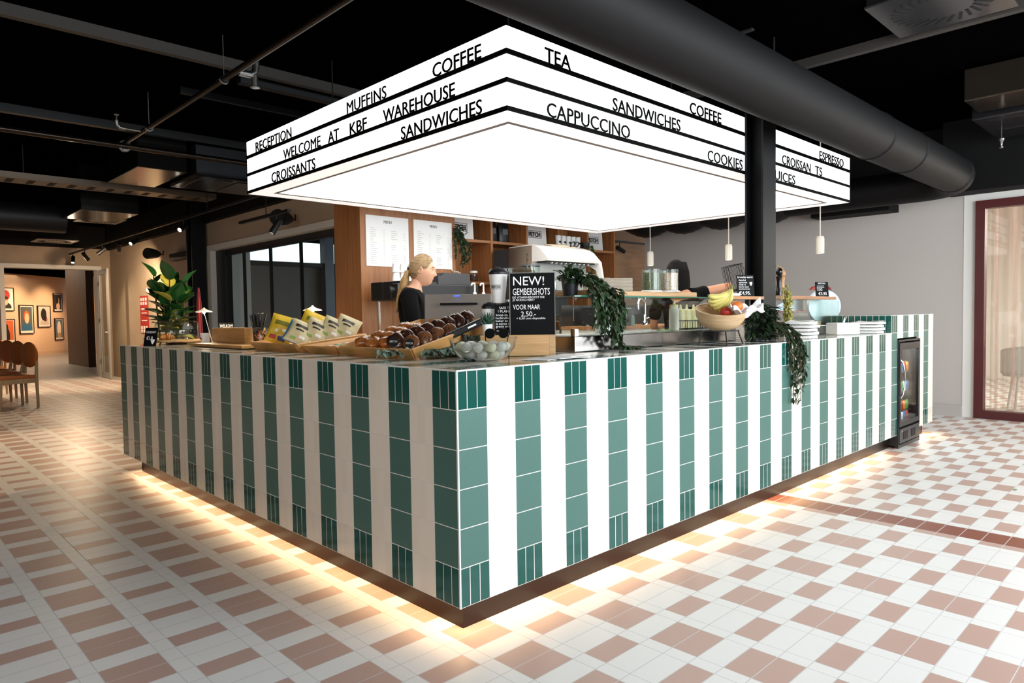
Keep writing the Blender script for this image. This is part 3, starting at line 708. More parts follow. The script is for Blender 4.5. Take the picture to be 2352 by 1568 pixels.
# shelf goods
INKB = mat('logo_black', '101010', 0.6)
def logo(parent, w, M, m=INKB, box=True, first=True):
    """boxed word mark, lower left origin of M"""
    h = w*0.36
    text('logo', 'FETCH', h*0.62, m, parent, M @ Tr(w*0.09, h*0.19, 0), width=w*0.82, ex=0.0006, bold=0.05)
    if box:
        b = MB(); e = 0.02*w
        for a in ((0, 0, w, e), (0, h-e, w, h), (0, 0, e, h), (w-e, 0, w, h)): b.box(a[0], a[1], -0.0005, a[2], a[3], 0.0005)
        o = b.build('logo_frame', m, parent); o.data.transform(M)
def fetchboard(x, label):
    t = thing('logo_board', label, 'sign', (x, 4.26, 2.146), 0, None)
    MB().box(0, 0, 0, 0.36, 0.01, 0.30, rot=(math.radians(-4), 0, 0), piv=(0, 0, 0)).build('board', mat('board_white', 'dcd9d6', 0.6), t)
    logo(t, 0.26, frame((0.0, -0.003, 0.095), (1, 0, 0), (0, 0.07, 1)))
fetchboard(3.44, 'white logo board above the hanging shelf plant'); fetchboard(4.72, 'white logo board in the middle of the top shelf'); fetchboard(5.91, 'white logo board at the right end of the top shelf')
BAG = mat('coffee_bag', '17171a', 0.35, bump=0.3, nscale=18)
def bag(x, label):
    t = thing('coffee_bag', label, 'bag', (x, 4.32, 2.146), 0, None)
    c = MB(); rings = []
    for z, w, d in ((0, .085, .045), (.02, .09, .05), (.12, .088, .05), (.2, .086, .035), (.25, .086, .01), (.28, .086, .004)):
        rings.append([(w*math.copysign(abs(math.cos(a))**0.55, math.cos(a)), d*math.copysign(abs(math.sin(a))**0.7, math.sin(a)), z) for a in [2*PI*i/20 for i in range(20)]])
    c.loft(rings); c.build('pouch', BAG, t, smooth=60)
    MB().box(-0.045, -0.052, 0.10, 0.045, -0.0495, 0.17).build('label_print', mat('bag_print', '55555a', 0.5), t)
bag(4.13, 'black coffee bag on the top shelf, the left one'); bag(4.33, 'black coffee bag on the top shelf, the right one')
CUPW = mat('cup_white', 'ecebe9', 0.5)
first = None
for i in range(5):
    l = ('first', 'second', 'third', 'fourth', 'fifth')[i] + ' white paper cup from the left on the top shelf'
    p = (5.26+0.10*i, 4.22, 2.146)
    if first is None:
        first = t = thing('paper_cup', l, 'cup', p, 0, 'paper cups on the top shelf')
        MB().lathe([(0.034, 0), (0.040, 0.14), (0.042, 0.145), (0.040, 0.15)], n=20).build('cup_body', CUPW, t, smooth=40)
        MB().box(-0.02, -0.0395, 0.05, 0.02, -0.0375, 0.075).build('logo_print', INKB, t)
    else: dup(first, p, 0, l)

# ------------------------------------------------------------------ foliage helpers
LEAFD = mat('leaf_dark', '2b3f26', 0.4, noise=0.5, nscale=30)
LEAFM = mat('leaf_mid', '3f5e30', 0.4, noise=0.45, nscale=25)
LEAFG = mat('leaf_grey', '7f9484', 0.6, noise=0.25, nscale=25)
LEAFY = mat('leaf_hop', 'a9a45a', 0.6, noise=0.35, nscale=25)
STEM = mat('stem_brown', '4a3b24', 0.7)
def leaf(b, p, d, up, L, W, fold=0.25, curl=0.3, seg=3):
    """one leaf blade with a folded midrib, grown from p along d"""
    d = Vector(d).normalized(); up = Vector(up); s = d.cross(up)
    if s.length < 1e-4: s = d.orthogonal()
    s.normalize(); n = s.cross(d).normalized(); rows = []
    for i in range(seg+1):
        t = i/seg; w = W*math.sin(PI*(0.08+0.92*t)**0.8)*0.5 if i < seg else 0.0
        c = Vector(p) + d*L*t - n*L*curl*t*t
        rows.append((s, c, w, n))
    vs = []
    for s_, c, w, n_ in rows: vs.append([b.bm.verts.new(c - s_*w + n_*w*fold*2), b.bm.verts.new(c), b.bm.verts.new(c + s_*w + n_*w*fold*2)])
    fs = []
    for a, c in zip(vs[:-1], vs[1:]):
        for k in (0, 1): fs.append(b.bm.faces.new([a[k], a[k+1], c[k+1], c[k]]))
    b._setm(fs)
def vine(b, sb, pts, rnd, n, L, W, spread=0.5, r=0.0022):
    """stem along pts with n leaves scattered on it"""
    P = [Vector(p) for p in pts]; sb.tube(P, r, 5)
    seg = [(P[i+1]-P[i]).length for i in range(len(P)-1)]; tot = sum(seg)
    for k in range(n):
        s = tot*(k+rnd.random())/n; i = 0
        while i < len(seg)-1 and s > seg[i]: s -= seg[i]; i += 1
        p = P[i].lerp(P[i+1], min(1, s/seg[i])); a = rnd.uniform(0, 2*PI)
        d = Vector((math.cos(a), math.sin(a), rnd.uniform(-0.9, 0.25))) * spread + (P[i+1]-P[i]).normalized()*0.35
        leaf(b, p, d, (rnd.uniform(-.4, .4), rnd.uniform(-.4, .4), 1), L*rnd.uniform(0.7, 1.25), W*rnd.uniform(0.8, 1.2), 0.15, rnd.uniform(0.1, 0.5))
def hang(rnd, x, y, z, dx, dy, drop, n=7, j=0.02):
    pts = []
    for i in range(n):
        t = i/(n-1); f = min(1, t*2.2)
        pts.append((x+dx*f+rnd.uniform(-j, j), y+dy*f+rnd.uniform(-j, j), z + 0.04*math.sin(min(1, t*3)*PI)*(1-t) - drop*max(0, t-0.12)/0.88))
    return pts

# plants and jars on the shelves
rnd = random.Random(11)
t = thing('hanging_plant', 'trailing green plant hanging down from the top shelf by the menus', 'plant', (3.49, 4.15, 2.15))
b, s = MB(), MB()
for i in range(9): vine(b, s, hang(rnd, rnd.uniform(-.03, .03), 0.05, 0.03, rnd.uniform(-.10, .11), rnd.uniform(-.12, -.06), rnd.uniform(.18, .52), 8), rnd, 34, 0.042, 0.026)
for i in range(40): leaf(b, (rnd.uniform(-.07, .07), rnd.uniform(-.05, .05), rnd.uniform(0, .13)), (rnd.uniform(-1, 1), rnd.uniform(-1, .2), rnd.uniform(-.2, 1)), (0, 0, 1), 0.05, 0.03)
b.build('leaves', LEAFD, t, recalc=False); s.build('stems', STEM, t)
MB().lathe([(0.05, 0.0), (0.065, 0.1), (0.062, 0.1), (0.048, 0.01)], (0, 0.08, 0), 20).build('pot', mat('pot_dark', '3a3b3c', 0.6), t)
t = thing('hanging_plant', 'sparse trailing plant hanging from the shelf right of the white coffee machine', 'plant', (5.86, 4.15, 2.15))
b, s = MB(), MB()
for i in range(5): vine(b, s, hang(rnd, rnd.uniform(-.03, .03), 0.04, 0.02, rnd.uniform(-.06, .06), -.08, rnd.uniform(.3, .52), 8), rnd, 36, 0.036, 0.02)
b.build('leaves', LEAFM, t, recalc=False); s.build('stems', STEM, t)
MB().lathe([(0.05, 0.0), (0.06, 0.09), (0.057, 0.09), (0.046, 0.01)], (0, 0.09, 0), 18).build('pot', MATS['pot_dark'], t)
t = thing('flower_pot', 'small pot of white blossom under the hanging shelf plant', 'plant', (3.44, 4.22, 1.646))
MB().lathe([(0.035, 0), (0.045, 0.06), (0.042, 0.06), (0.03, 0.01)], n=16).build('pot', MATS['pot_dark'], t)
b = MB()
for i in range(26): b.sphere((rnd.uniform(-.06, .08), rnd.uniform(-.05, .04), rnd.uniform(.06, .12)), rnd.uniform(.008, .014), 6, 5)
b.build('blossom', mat('blossom', 'd9d2c0', 0.8), t, smooth=180)
GRAN = mat('granola', '9a6b3c', 0.8, noise=0.6, nscale=60, bump=0.8)
def jar(name, x, y, z, r, h, fill, fm, label, lidm=None):
    t = thing(name, label, 'jar', (x, y, z))
    MB().lathe([(0, 0.002), (r*0.9, 0.0), (r, 0.012), (r, h*0.8), (r*0.85, h*0.88), (r*0.85, h), (r*0.8, h)], n=22, caps=False).build('glass', GLASS, t, smooth=40)
    MB().lathe([(0, 0.006), (r*0.9, 0.006), (r*0.93, 0.012), (r*0.93, h*fill), (0, h*fill+0.004)], n=22, caps=False).build('contents', fm, t, smooth=40)
    if lidm: MB().lathe([(0, h+0.022), (r*0.9, h+0.02), (r*0.93, h-0.005), (r*0.5, h-0.005)], n=22, caps=False).build('lid', lidm, t, smooth=40)
    return t
jar('storage_jar', 3.70, 4.16, 1.646, 0.052, 0.10, 0.75, mat('coffee_dark', '3a2216', 0.7), 'small jar of dark granules on the middle shelf', mat('lid_clear', 'd9d6d0', 0.4))
jar('storage_jar', 5.93, 4.12, 1.646, 0.085, 0.22, 0.85, GRAN, 'rounded glass jar of granola beside the sparse hanging plant', mat('cork', 'b08a5e', 0.8))

# ------------------------------------------------------------------ coffee equipment on the back bar
BZ = 1.06
FBLK = mat('machine_black', '1b1b1d', 0.4)
t = thing('coffee_machine', 'low black coffee machine behind the blonde woman with cups on top', 'machine', (2.05, 3.4, BZ))
MB().box(0.14, 0.1, 0.34, 1.1, 0.40, 0.53, 0.02).build('body', FBLK, t); MB().box(0.14, 0.4, 0.34, 1.1, 0.62, 0.53, 0.02).build('rear_body', FBLK, t)
MB().box(0.06, 0.02, 0.35, 1.08, 0.14, 0.50, 0.015).build('control_front', FBLK, t)
c = MB(); c.prism([(0, 0.38), (0.42, 0.38), (0.42, 0.60), (0.40, 0.62), (0.08, 0.62), (0.04, 0.585), (0.0, 0.585)], 0.25, Tr(0.60, 0.34, 0) @ Rx(PI/2)); c.build('right_cover', mat('cover_gray', '39383a', 0.45), t)
text('lettering', 'FAEMA', 0.03, mat('gray_print', '0c0c0c', 0.5), t, frame((0.80, 0.085, 0.41), (1, 0, 0), (0, 0, 1)), width=0.17)
for x in (0.2, 1.05):
    for y in (0.16, 0.56): MB().cyl((x, y, 0), (x, y, 0.35), 0.018, n=10).build('foot', CHROME, t)
for i in range(3): MB().cyl((0.12+0.05*i, 0.02, 0.43), (0.12+0.05*i, 0.0, 0.43), 0.012, n=10).build('button', STEEL, t)
MB().cyl((0.06, 0.08, 0.44), (0.0, 0.08, 0.44), 0.028, n=14).build('steam_knob', FBLK, t, smooth=40)
MB().tube([(0.07, 0.04, 0.36), (0.06, 0.02, 0.28), (0.05, 0.0, 0.22), (0.08, -0.01, 0.10)], 0.006, 8).build('steam_wand', CHROME, t, smooth=60)
MB().lathe([(0.03, 0.30), (0.034, 0.34), (0.034, 0.36)], (0.17, 0.06, 0), 16).build('group_head', CHROME, t, smooth=40)
# paper cups upside down and stacked saucers on top of it
cup0 = None
def upcup(x, y, z, l):
    global cup0
    if cup0 is None:
        cup0 = t = thing('paper_cup', l, 'cup', (x, y, z), 0, 'upturned paper cups on the black coffee machine')
        MB().lathe([(0.042, 0), (0.044, 0.005), (0.042, 0.01), (0.032, 0.085), (0.0, 0.086)], n=20).build('cup_body', CUPW, t, smooth=40)
        MB().lathe([(0.0385, 0.03), (0.0372, 0.045)], n=20, caps=False).build('printed_band', mat('cup_print', 'b9b6b2', 0.6), t, smooth=40)
    else: dup(cup0, (x, y, z), 0, l)
ct = BZ+0.53
for i, n1 in enumerate(('left', 'middle', 'right')):
    upcup(2.26+0.092*i, 3.66, ct, 'upturned paper cup, %s of the lower row on the black machine' % n1)
    upcup(2.26+0.092*i, 3.66, ct+0.087, 'upturned paper cup, %s of the upper row on the black machine' % n1)
s0 = None
for i in range(7):
    p = (2.93+0.003*(i % 3), 3.72, ct+0.009+0.0115*i + 0.081*0)
    l = ('lowest', 'second', 'third', 'fourth', 'fifth', 'sixth', 'topmost')[i] + ' white saucer of the stack on the black machine'
    if s0 is None: s0 = tag(MB().lathe([(0.0, 0.0), (0.045, 0.0), (0.078, 0.010), (0.078, 0.013), (0.045, 0.004), (0, 0.004)], n=24, caps=False).build('saucer', WHITE, smooth=40), l, 'saucer', 'stacked saucers'); s0.location = p
    else: dup(s0, p, 0, l)
t = thing('mug', 'white mug beside the stack of saucers', 'mug', (2.77, 3.72, ct)); MB().lathe([(0, 0.004), (0.026, 0), (0.032, 0.01), (0.036, 0.085), (0.033, 0.085), (0.028, 0.01), (0, 0.008)], n=20, caps=False).build('mug_body', WHITE, t, smooth=40); MB().tube([(0.035, 0, 0.07), (0.055, 0, 0.065), (0.058, 0, 0.04), (0.034, 0, 0.025)], 0.005, 8).build('handle', WHITE, t, smooth=60)

# large stainless espresso machine
t = thing('espresso_machine', 'large stainless espresso machine with white sloping hood on the back bar', 'machine', (3.99, 3.40, BZ))
BRUSH = mat('brushed_steel', 'a89686', 0.3, 0.9, noise=0.06, nscale=6)
HOOD = mat('hood_white', 'e4e1db', 0.3)
MB().box(0.02, 0.34, 0.1, 0.92, 0.75, 0.96, 0.01).build('rear_body', mat('machine_darkgray', '3c3d40', 0.4), t)
MB().box(0.0, 0.08, 0.42, 0.94, 0.46, 0.97, 0.01).build('side_case', BRUSH, t)
hp = [(0.46, 0.975), (0.10, 0.985), (0.02, 0.96), (-0.05, 0.92), (-0.16, 0.81), (-0.15, 0.785), (0.10, 0.785), (0.10, 0.90), (0.46, 0.95)]
PYZ = Matrix(((0, 0, 1, 0), (1, 0, 0, 0), (0, 1, 0, 0), (0, 0, 0, 1)))
MB().prism(hp, 0.92, Tr(0.01, 0, 0) @ PYZ).build('hood', HOOD, t)
MB().box(0.02, 0.05, 0.42, 0.92, 0.09, 0.79).build('front_panel', mat('panel_pale', 'b7bdbb', 0.25, 0.5), t)
MB().box(0.05, -0.12, 0.77, 0.88, 0.06, 0.785).build('button_bar', FBLK, t)
for i in range(9): MB().sphere((0.14+0.08*i, -0.10, 0.768), 0.018, 12, 8).build('push_knob', CHROME, t, smooth=60)
for x in (0.92,): MB().prism([(0.02, 0.96), (-0.05, 0.92), (-0.17, 0.80), (-0.25, 0.36), (-0.18, 0.34), (-0.11, 0.70), (0.06, 0.80), (0.10, 0.96)], 0.03, Tr(x, 0, 0) @ PYZ).build('side_wing', HOOD, t)
MB().box(0.03, -0.22, 0.10, 0.91, 0.40, 0.18, 0.01).build('drip_tray', STEEL, t)
for x in (0.25, 0.65): MB().lathe([(0.035, 0), (0.04, 0.05), (0.04, 0.10)], (x, -0.02, 0.46), 18).build('group_head', CHROME, t, smooth=40)
for x in (0.25, 0.65): MB().tube([(x, -0.02, 0.45), (x, -0.14, 0.44), (x, -0.2, 0.43)], [0.01, 0.014, 0.017], 8).build('portafilter_handle', FBLK, t, smooth=60)
for x in (0.08, 0.86):
    for y in (-0.12, 0.66): MB().cyl((x, y, 0), (x, y, 0.11), 0.022, n=10).build('foot', CHROME, t)
text('lettering', 'FAEMA', 0.035, mat('gray_badge', '5c574f', 0.5), t, frame((-0.002, 0.17, 0.88), (0, 0, -1), (0, -1, 0)), width=0.30)
# folded cream cloth on the hood
c = MB()
def towel(u, v):
    x = 0.42*(u-0.5)+0.03*math.sin(v*9); y = 0.22*(v-0.5)
    return (x, y - 0.01*math.sin(u*7), 0.006 + 0.02*math.sin(u*5+v*3)**2 + (0.035*max(0, v-0.1) if u > 0.6 else 0) - 0.12*max(0, 0.3-v)**1.2)
tw = tag(c.grid(towel, 18, 14).build('bar_towel', mat('towel_cream', 'd6c7ab', 0.9), smooth=180, solid=0.008), 'crumpled cream cloth lying on the espresso machine hood', 'cloth'); tw.location = (4.60, 3.62, BZ+0.987)
c = MB()
for dx in (0, 0.07): c.tube([(dx+0.035*math.cos(a), -0.02*math.sin(a), 0.03*math.sin(a)) for a in [2*PI*i/14 for i in range(14)]], 0.008, 6, closed=True)
tw2 = tag(c.build('cloth_loop', FBLK, smooth=60), 'black looped strap end on the cream cloth', 'strap'); tw2.location = (4.76, 3.53, BZ+1.03)
# grinders
BEAN = mat('coffee_beans', '2a1a12', 0.5, noise=0.6, nscale=90, bump=1.0)
def grinder(x, y, s, label):
    t = thing('coffee_grinder', label, 'grinder', (x, y, BZ), 0, None)
    MB().box(-0.09*s, -0.1*s, 0, 0.09*s, 0.16*s, 0.36, 0.015).build('body', mat('grinder_gray', '8d8b88', 0.35, 0.6), t)
    MB().lathe([(0.03*s, 0.36), (0.045*s, 0.42), (0.095*s, 0.52), (0.1*s, 0.70), (0.097*s, 0.70), (0.09*s, 0.52), (0.04*s, 0.425)], n=28, caps=False).build('hopper', GLASS, t, smooth=40)
    MB().lathe([(0.03*s, 0.385), (0.042*s, 0.425), (0.086*s, 0.525), (0.09*s, 0.62), (0, 0.635)], n=28).build('beans', BEAN, t, smooth=40)
    MB().lathe([(0.103*s, 0.70), (0.103*s, 0.715), (0.05*s, 0.72), (0, 0.72)], n=28, caps=False).build('hopper_lid', mat('lid_gray', '4b4b4d', 0.3), t, smooth=40)
    MB().tube([(0, -0.1*s, 0.3), (0, -0.16*s, 0.28), (0, -0.16*s, 0.22)], 0.02, 10).build('spout', FBLK, t, smooth=50)
grinder(3.83, 3.72, 0.95, 'coffee grinder with a glass bean hopper behind the tall stacked cup')
grinder(3.66, 3.20, 1.15, 'larger coffee grinder with a full bean hopper behind the big chalkboard')
for x, l in ((3.02, 'left'), (3.14, 'right')):
    t = thing('pump_bottle', 'white pump dispenser on the black coffee machine side, ' + l + ' one', 'bottle', (x, 3.36, BZ), 0, None)
    MB().lathe([(0.036, 0), (0.036, 0.34), (0.02, 0.40), (0.016, 0.42), (0.0, 0.425)], n=18).build('bottle_body', WHITE, t, smooth=40)
    MB().tube([(0, 0, 0.42), (0, 0, 0.5), (-0.01, -0.01, 0.512), (-0.06, -0.03, 0.51), (-0.075, -0.035, 0.49)], 0.009, 8).build('pump', WHITE, t, smooth=60)

# ------------------------------------------------------------------ goods on the left wing
T = ZC + 0.0015
def board_sign(name, label, loc, w, h, face, lines, tilt=0.12, frame_m=None, th=0.006):
    """chalkboard facing `face` (xy), leaning back; lines: (text, x0, z0, height, width)"""
    f = Vector((face[0], face[1], 0)).normalized(); xr = Vector((-f.y, f.x, 0))
    up = (Vector((0, 0, 1)) - f*tilt).normalized(); n = xr.cross(up)
    M = Matrix((xr, up, n)).transposed().to_4x4(); M.translation = Vector((0, 0, 0))
    t = thing(name, label, 'sign', loc)
    o = MB().box(-w/2, 0, -th, w/2, h, 0, 0.001).build('board', CHALK, t); o.data.transform(M)
    for tx, x0, z0, hh, ww in lines:
        text('writing', tx, hh, CHALKW, t, M @ Tr(x0-w/2, z0, 0.0006), width=ww, ex=0.0004)
    p1 = up*h*0.6 - n*(th+0.003); p0 = -f*(tilt*h*0.6+0.045) + Vector((0, 0, 0.003))
    MB().tube([p1, p0], 0.003, 6).build('easel', CHALK, t)
    if frame_m:
        b = MB(); e = 0.004
        b.box(-w/2-e, -e, -th, -w/2, h+e, 0.002); b.box(w/2, -e, -th, w/2+e, h+e, 0.002); b.box(-w/2, h, -th, w/2, h+e, 0.002); b.box(-w/2, -e, -th, w/2, 0, 0.002)
        o = b.build('frame', frame_m, t); o.data.transform(M)
    return t
CAMF = (-0.69, -0.72)
# cake dome on a board
t = thing('cake_stand', 'round wooden cake board with a glass dome at the far counter end', 'cake stand', (0.36, 4.14, T))
MB().lathe([(0.07, 0), (0.08, 0.005), (0.05, 0.014), (0.235, 0.02), (0.25, 0.028), (0.25, 0.036), (0, 0.036)], n=48).build('board', OAK, t, smooth=30)
b = MB(); b.lathe([(0.168, 0.037), (0.172, 0.10), (0.165, 0.175), (0.14, 0.197), (0.02, 0.205), (0.0, 0.206)], n=40, caps=False)
b.build('dome', GLASS, t, smooth=60, solid=0.003)
MB().lathe([(0.010, 0.205), (0.009, 0.23), (0.017, 0.26), (0.019, 0.275), (0.012, 0.288), (0, 0.29)], n=20, caps=False).build('dome_knob', GLASS, t, smooth=60)
t = thing('croissant', 'golden croissant under the glass dome', 'pastry', (0.27, 4.12, T+0.036))
CRUST = mat('crust', 'a4622c', 0.45, noise=0.5, nscale=30, bump=0.5)
b = MB(); pts, rs = [], []
for i in range(31):
    v = i/30; a = -1.3+2.6*v; pts.append((0.055*math.sin(a), 0.055*math.cos(a)-0.035, 0.024)); rs.append(max(0.004, 0.030*math.sin(PI*v)**0.7*(1+0.10*math.cos(v*7*2*PI))))
b.tube(pts, rs, 14); b.build('croissant_body', CRUST, t, smooth=70)
board_sign('price_sign', 'small chalkboard croissant price sign leaning before the cake dome', (0.08, 3.93, T), 0.105, 0.15, (-0.75, -0.66), [('CROISSANT', 0.012, 0.105, 0.018, 0.08), ('€1,8', 0.02, 0.05, 0.03, 0.05), ('\u2665', 0.06, 0.02, 0.03, 0.03)], 0.3)
# two small lamps
LSH = mat('lampshade_white', 'f3ead8', 0.4, emit='ffe9c4', estr=0.35)
def lamp(x, y, h, lean, l, power=6):
    t = thing('table_lamp', l, 'lamp', (x, y, T), 0, None)
    MB().lathe([(0.05, 0), (0.05, 0.008), (0.012, 0.012), (0, 0.012)], n=24).build('base', CHROME, t, smooth=30)
    MB().tube([(0, 0, 0.01), (lean*0.3, 0, h*0.3), (lean, 0, h)], 0.0035, 8).build('stem', CHROME, t, smooth=60)
    MB().lathe([(0.066, 0.0), (0.062, 0.006), (0.03, 0.017), (0.012, 0.026), (0.006, 0.036), (0, 0.037)], (lean, 0, h), 32, caps=False).build('lamp_shade', LSH, t, smooth=60, solid=0.002)
    MB().sphere((lean, 0, h+0.0), 0.012, 14, 10).build('bulb', LAMPG, t, smooth=180)
    l_ = bpy.data.lights.new('lamp_light', 'POINT'); l_.energy = power; l_.color = (1, 0.78, 0.5); l_.shadow_soft_size = 0.012
    o = bpy.data.objects.new('lamp_light', l_); COL.objects.link(o); o.location = (x+lean, y, T+h-0.02)
lamp(0.56, 3.90, 0.265, -0.06, 'small white mushroom shade lamp beside the cake dome')
lamp(0.76, 2.46, 0.255, -0.04, 'small white mushroom shade lamp behind the bags of crisps')
board_sign('welcome_sign', 'small black welcome chalkboard standing behind the bamboo crate', (0.66, 3.86, T), 0.13, 0.175, CAMF, [('WELKOM!', 0.01, 0.135, 0.026, 0.11), ('BIJ FETCH', 0.015, 0.108, 0.016, 0.09)], 0.1)
t = thing('paper_cup', 'white paper cup at the left end of the bamboo crate', 'cup', (0.40, 3.62, T)); MB().lathe([(0.028, 0), (0.037, 0.092), (0.039, 0.096), (0.036, 0.096), (0.0275, 0.004), (0, 0.004)], n=24, caps=False).build('cup_body', CUPW, t, smooth=40); MB().box(-0.034, -0.012, 0.045, -0.0315, 0.012, 0.06).build('logo_print', INKB, t)
# bamboo crate and board
t = thing('bamboo_board', 'flat bamboo serving board under the bamboo crate', 'board', (0.25, 2.56, T)); MB().box(0, 0, 0.004, 0.33, 0.98, 0.024, 0.003).build('plank', BAMBY, t)
for dx in (0.03, 0.27): MB().box(dx, 0.03, 0, dx+0.03, 0.95, 0.004).build('foot_rail', BAMBY, t)
t = thing('bamboo_crate', 'closed bamboo crate box left of the black straws', 'crate', (0.44, 2.96, T+0.024))
b = MB(); b.box(0, 0, 0, 0.012, 0.62, 0.112, 0.002); b.build('front_panel', BAMBY, t); b = MB(); b.box(0.148, 0, 0, 0.16, 0.62, 0.112, 0.002); b.build('rear_panel', BAMBY, t)
for y in (0, 0.608): MB().box(0.012, y, 0, 0.148, y+0.012, 0.112, 0.002).build('end_panel', BAMB, t)
MB().box(0.012, 0.012, 0, 0.148, 0.608, 0.008).build('crate_floor', BAMBY, t)
# straws in a jar, candy jar
t = thing('straw_holder', 'small dark glass holding the black straws', 'glass', (0.50, 2.87, T+0.024)); MB().lathe([(0.03, 0), (0.036, 0.09), (0.034, 0.09), (0.028, 0.004), (0, 0.004)], n=20, caps=False).build('glass_body', mat('smoked_glass', '9a9a9a', 0.02, trans=1.0, ior=1.2), t, smooth=40)
STRAW = mat('straw_black', '0d0d0f', 0.35)
rnd = random.Random(5)
for i in range(18):
    a = 2*PI*i/18; rr = 0.012 + 0.013*(i % 3)/2; k = 1.5 + 1.1*rnd.random()
    lab = ['black drinking straw leaning out of the small dark glass'][0]
    o = tag(MB().cyl((0, 0, 0), (rr*k*math.cos(a), rr*k*math.sin(a), 0.20+0.015*rnd.random()), 0.0065, n=8).build('straw', STRAW, smooth=40), lab, 'straw', 'black straws in the dark glass')
    o.location = (0.50+0.4*rr*math.cos(a), 2.87+0.4*rr*math.sin(a), T+0.030)
t = thing('candy_jar', 'wide clear glass jar of wrapped sweets next to the straws', 'jar', (0.46, 2.69, T+0.024))
MB().lathe([(0, 0.003), (0.064, 0), (0.07, 0.012), (0.07, 0.10), (0.06, 0.112), (0.064, 0.118)], n=28, caps=False).build('glass', GLASS, t, smooth=40)
CW = [mat('sweet_red', 'b5482f', 0.4), mat('sweet_cream', 'e2cfae', 0.4), mat('sweet_brown', '7d4c2c', 0.4)]
for i in range(30):
    a = rnd.uniform(0, 2*PI); r = 0.05*math.sqrt(rnd.random()); z = 0.012+0.075*(i/30)
    b = MB(); b.sphere((0, 0, 0), 0.011, 8, 6, (1.2, 1, 0.8)); b.lathe([(0.002, 0.011), (0.010, 0.022)], n=6, M=Ry(PI/2), caps=False); b.lathe([(0.002, 0.011), (0.010, 0.022)], n=6, M=Ry(-PI/2), caps=False)
    o = tag(b.build('wrapped_sweet', CW[i % 3], smooth=50), 'small %s wrapped sweet in the wide glass jar' % ('red', 'cream', 'brown')[i % 3], 'sweet', ('red', 'cream', 'brown')[i % 3] + ' sweets in the glass jar'); o.location = (0.46+r*math.cos(a), 2.69+r*math.sin(a), T+0.024+z); o.rotation_euler = (rnd.uniform(0, 3), rnd.uniform(0, 3), rnd.uniform(0, 3))
# bamboo trays
def tray(name, label, x0, y0, w, d, h, tilt):
    """shallow tray w along y, d along x, sloped walls; back raised by tilt"""
    t = thing(name, label, 'tray', (x0, y0, T)); t.rotation_euler = (0, -tilt, 0)
    o_ = 0.03; th = 0.009
    MB().box(0.0, 0, 0.003, d, w, 0.010).build('tray_floor', BAMBY, t)
    def wall(pts, m):
        b = MB(); a = [Vector(p) for p in pts]; n = (a[1]-a[0]).cross(a[3]-a[0]).normalized()*th
        b.loft([a, [p+n for p in a]]); b.build('tray_wall', m, t)
    wall([(0, w, 0.003), (0, 0, 0.003), (-o_, -o_, h), (-o_, w+o_, h)], BAMBY)
    wall([(d, 0, 0.003), (d, w, 0.003), (d+o_, w+o_, h), (d+o_, -o_, h)], BAMBY)
    wall([(0, 0, 0.003), (d, 0, 0.003), (d+o_, -o_, h), (-o_, -o_, h)], BAMB)
    wall([(d, w, 0.003), (0, w, 0.003), (-o_, w+o_, h), (d+o_, w+o_, h)], BAMB)
    if tilt: MB().box(d-0.03, 0.05, -(d*math.tan(tilt))*0.95, d-0.02, w-0.05, 0.0).build('prop', BAMB, t)
    return t
TL = 0.10
tray('bamboo_tray', 'bamboo tray holding the bags of crisps', 0.30, 1.84, 0.58, 0.42, 0.055, TL)
tray('bamboo_tray', 'bamboo tray of bright snack bars between the crisps and the pastries', 0.33, 1.43, 0.33, 0.46, 0.045, TL)
tray('bamboo_tray', 'bamboo tray heaped with wrapped pastries', 0.32, 0.70, 0.60, 0.50, 0.06, 0.25)
def onp(x, x0=0.30): return T + 0.011 + (x-x0)*math.tan(0.25 if x0 == 0.32 else TL)
# crisp bags
def pillow(name, label, loc, w, h, d, m, prints, rot, group=None):
    t = thing(name, label, 'snack bag', loc, 0, group); t.rotation_euler = rot
    b = MB(); nu, nv = 14, 16
    def side(sg):
        def f(u, v):
            x = (u-0.5)*w*(1 - 0.06*math.sin(PI*v)); z = v*h
            e = (max(0, math.sin(PI*u))**0.5)*(max(0, math.sin(PI*min(1, max(0, (v-0.04)/0.92))))**0.55)
            return (x, sg*d/2*e*(1+0.12*math.sin(9*u+7*v)+0.08*math.sin(17*v-5*u)), z)
        return f
    b.grid(side(-1), nu, nv); b.grid(side(1), nu, nv); bmesh.ops.remove_doubles(b.bm, verts=b.bm.verts, dist=1e-5)
    b.build('bag_body', m, t, smooth=60)
    def surf(u, v): x, y, z = side(-1)(u, v); return (x, y-0.0012, z)
    for nm, u0, v0, u1, v1, pm in prints:
        def pf(a, c): return surf(u0+(u1-u0)*a, v0+(v1-v0)*c)
        MB().grid(pf, 6, 6).build(nm, pm, t, smooth=60)
    return t
YEL = mat('bag_yellow', 'd7b234', 0.35, bump=0.3, nscale=14); BLU = mat('bag_blue', '4f8fb8', 0.35, bump=0.3, nscale=14); KRF = mat('bag_kraft', 'c3b48c', 0.5, bump=0.4, nscale=16)
OLV = mat('print_olive', '6f6a1f', 0.5); WHT = mat('print_white', 'e9e6da', 0.5); RDB = mat('print_navy', '3c4a86', 0.5); BRN = mat('print_black', '26221c', 0.5); RED_ = mat('print_red', 'b43a2c', 0.5); GRN = mat('print_green', '84a04e', 0.5)
fy = math.radians(-38)
def crisp(x, y, w, h, d, m, pr, label, lean=-0.35, yaw=fy, roll=0.42): w *= 0.86; h *= 0.78; return pillow('crisp_bag', label, (x, y, onp(x)+w*0.5*math.sin(roll)), w, h, d, m, pr, (lean, roll, yaw))
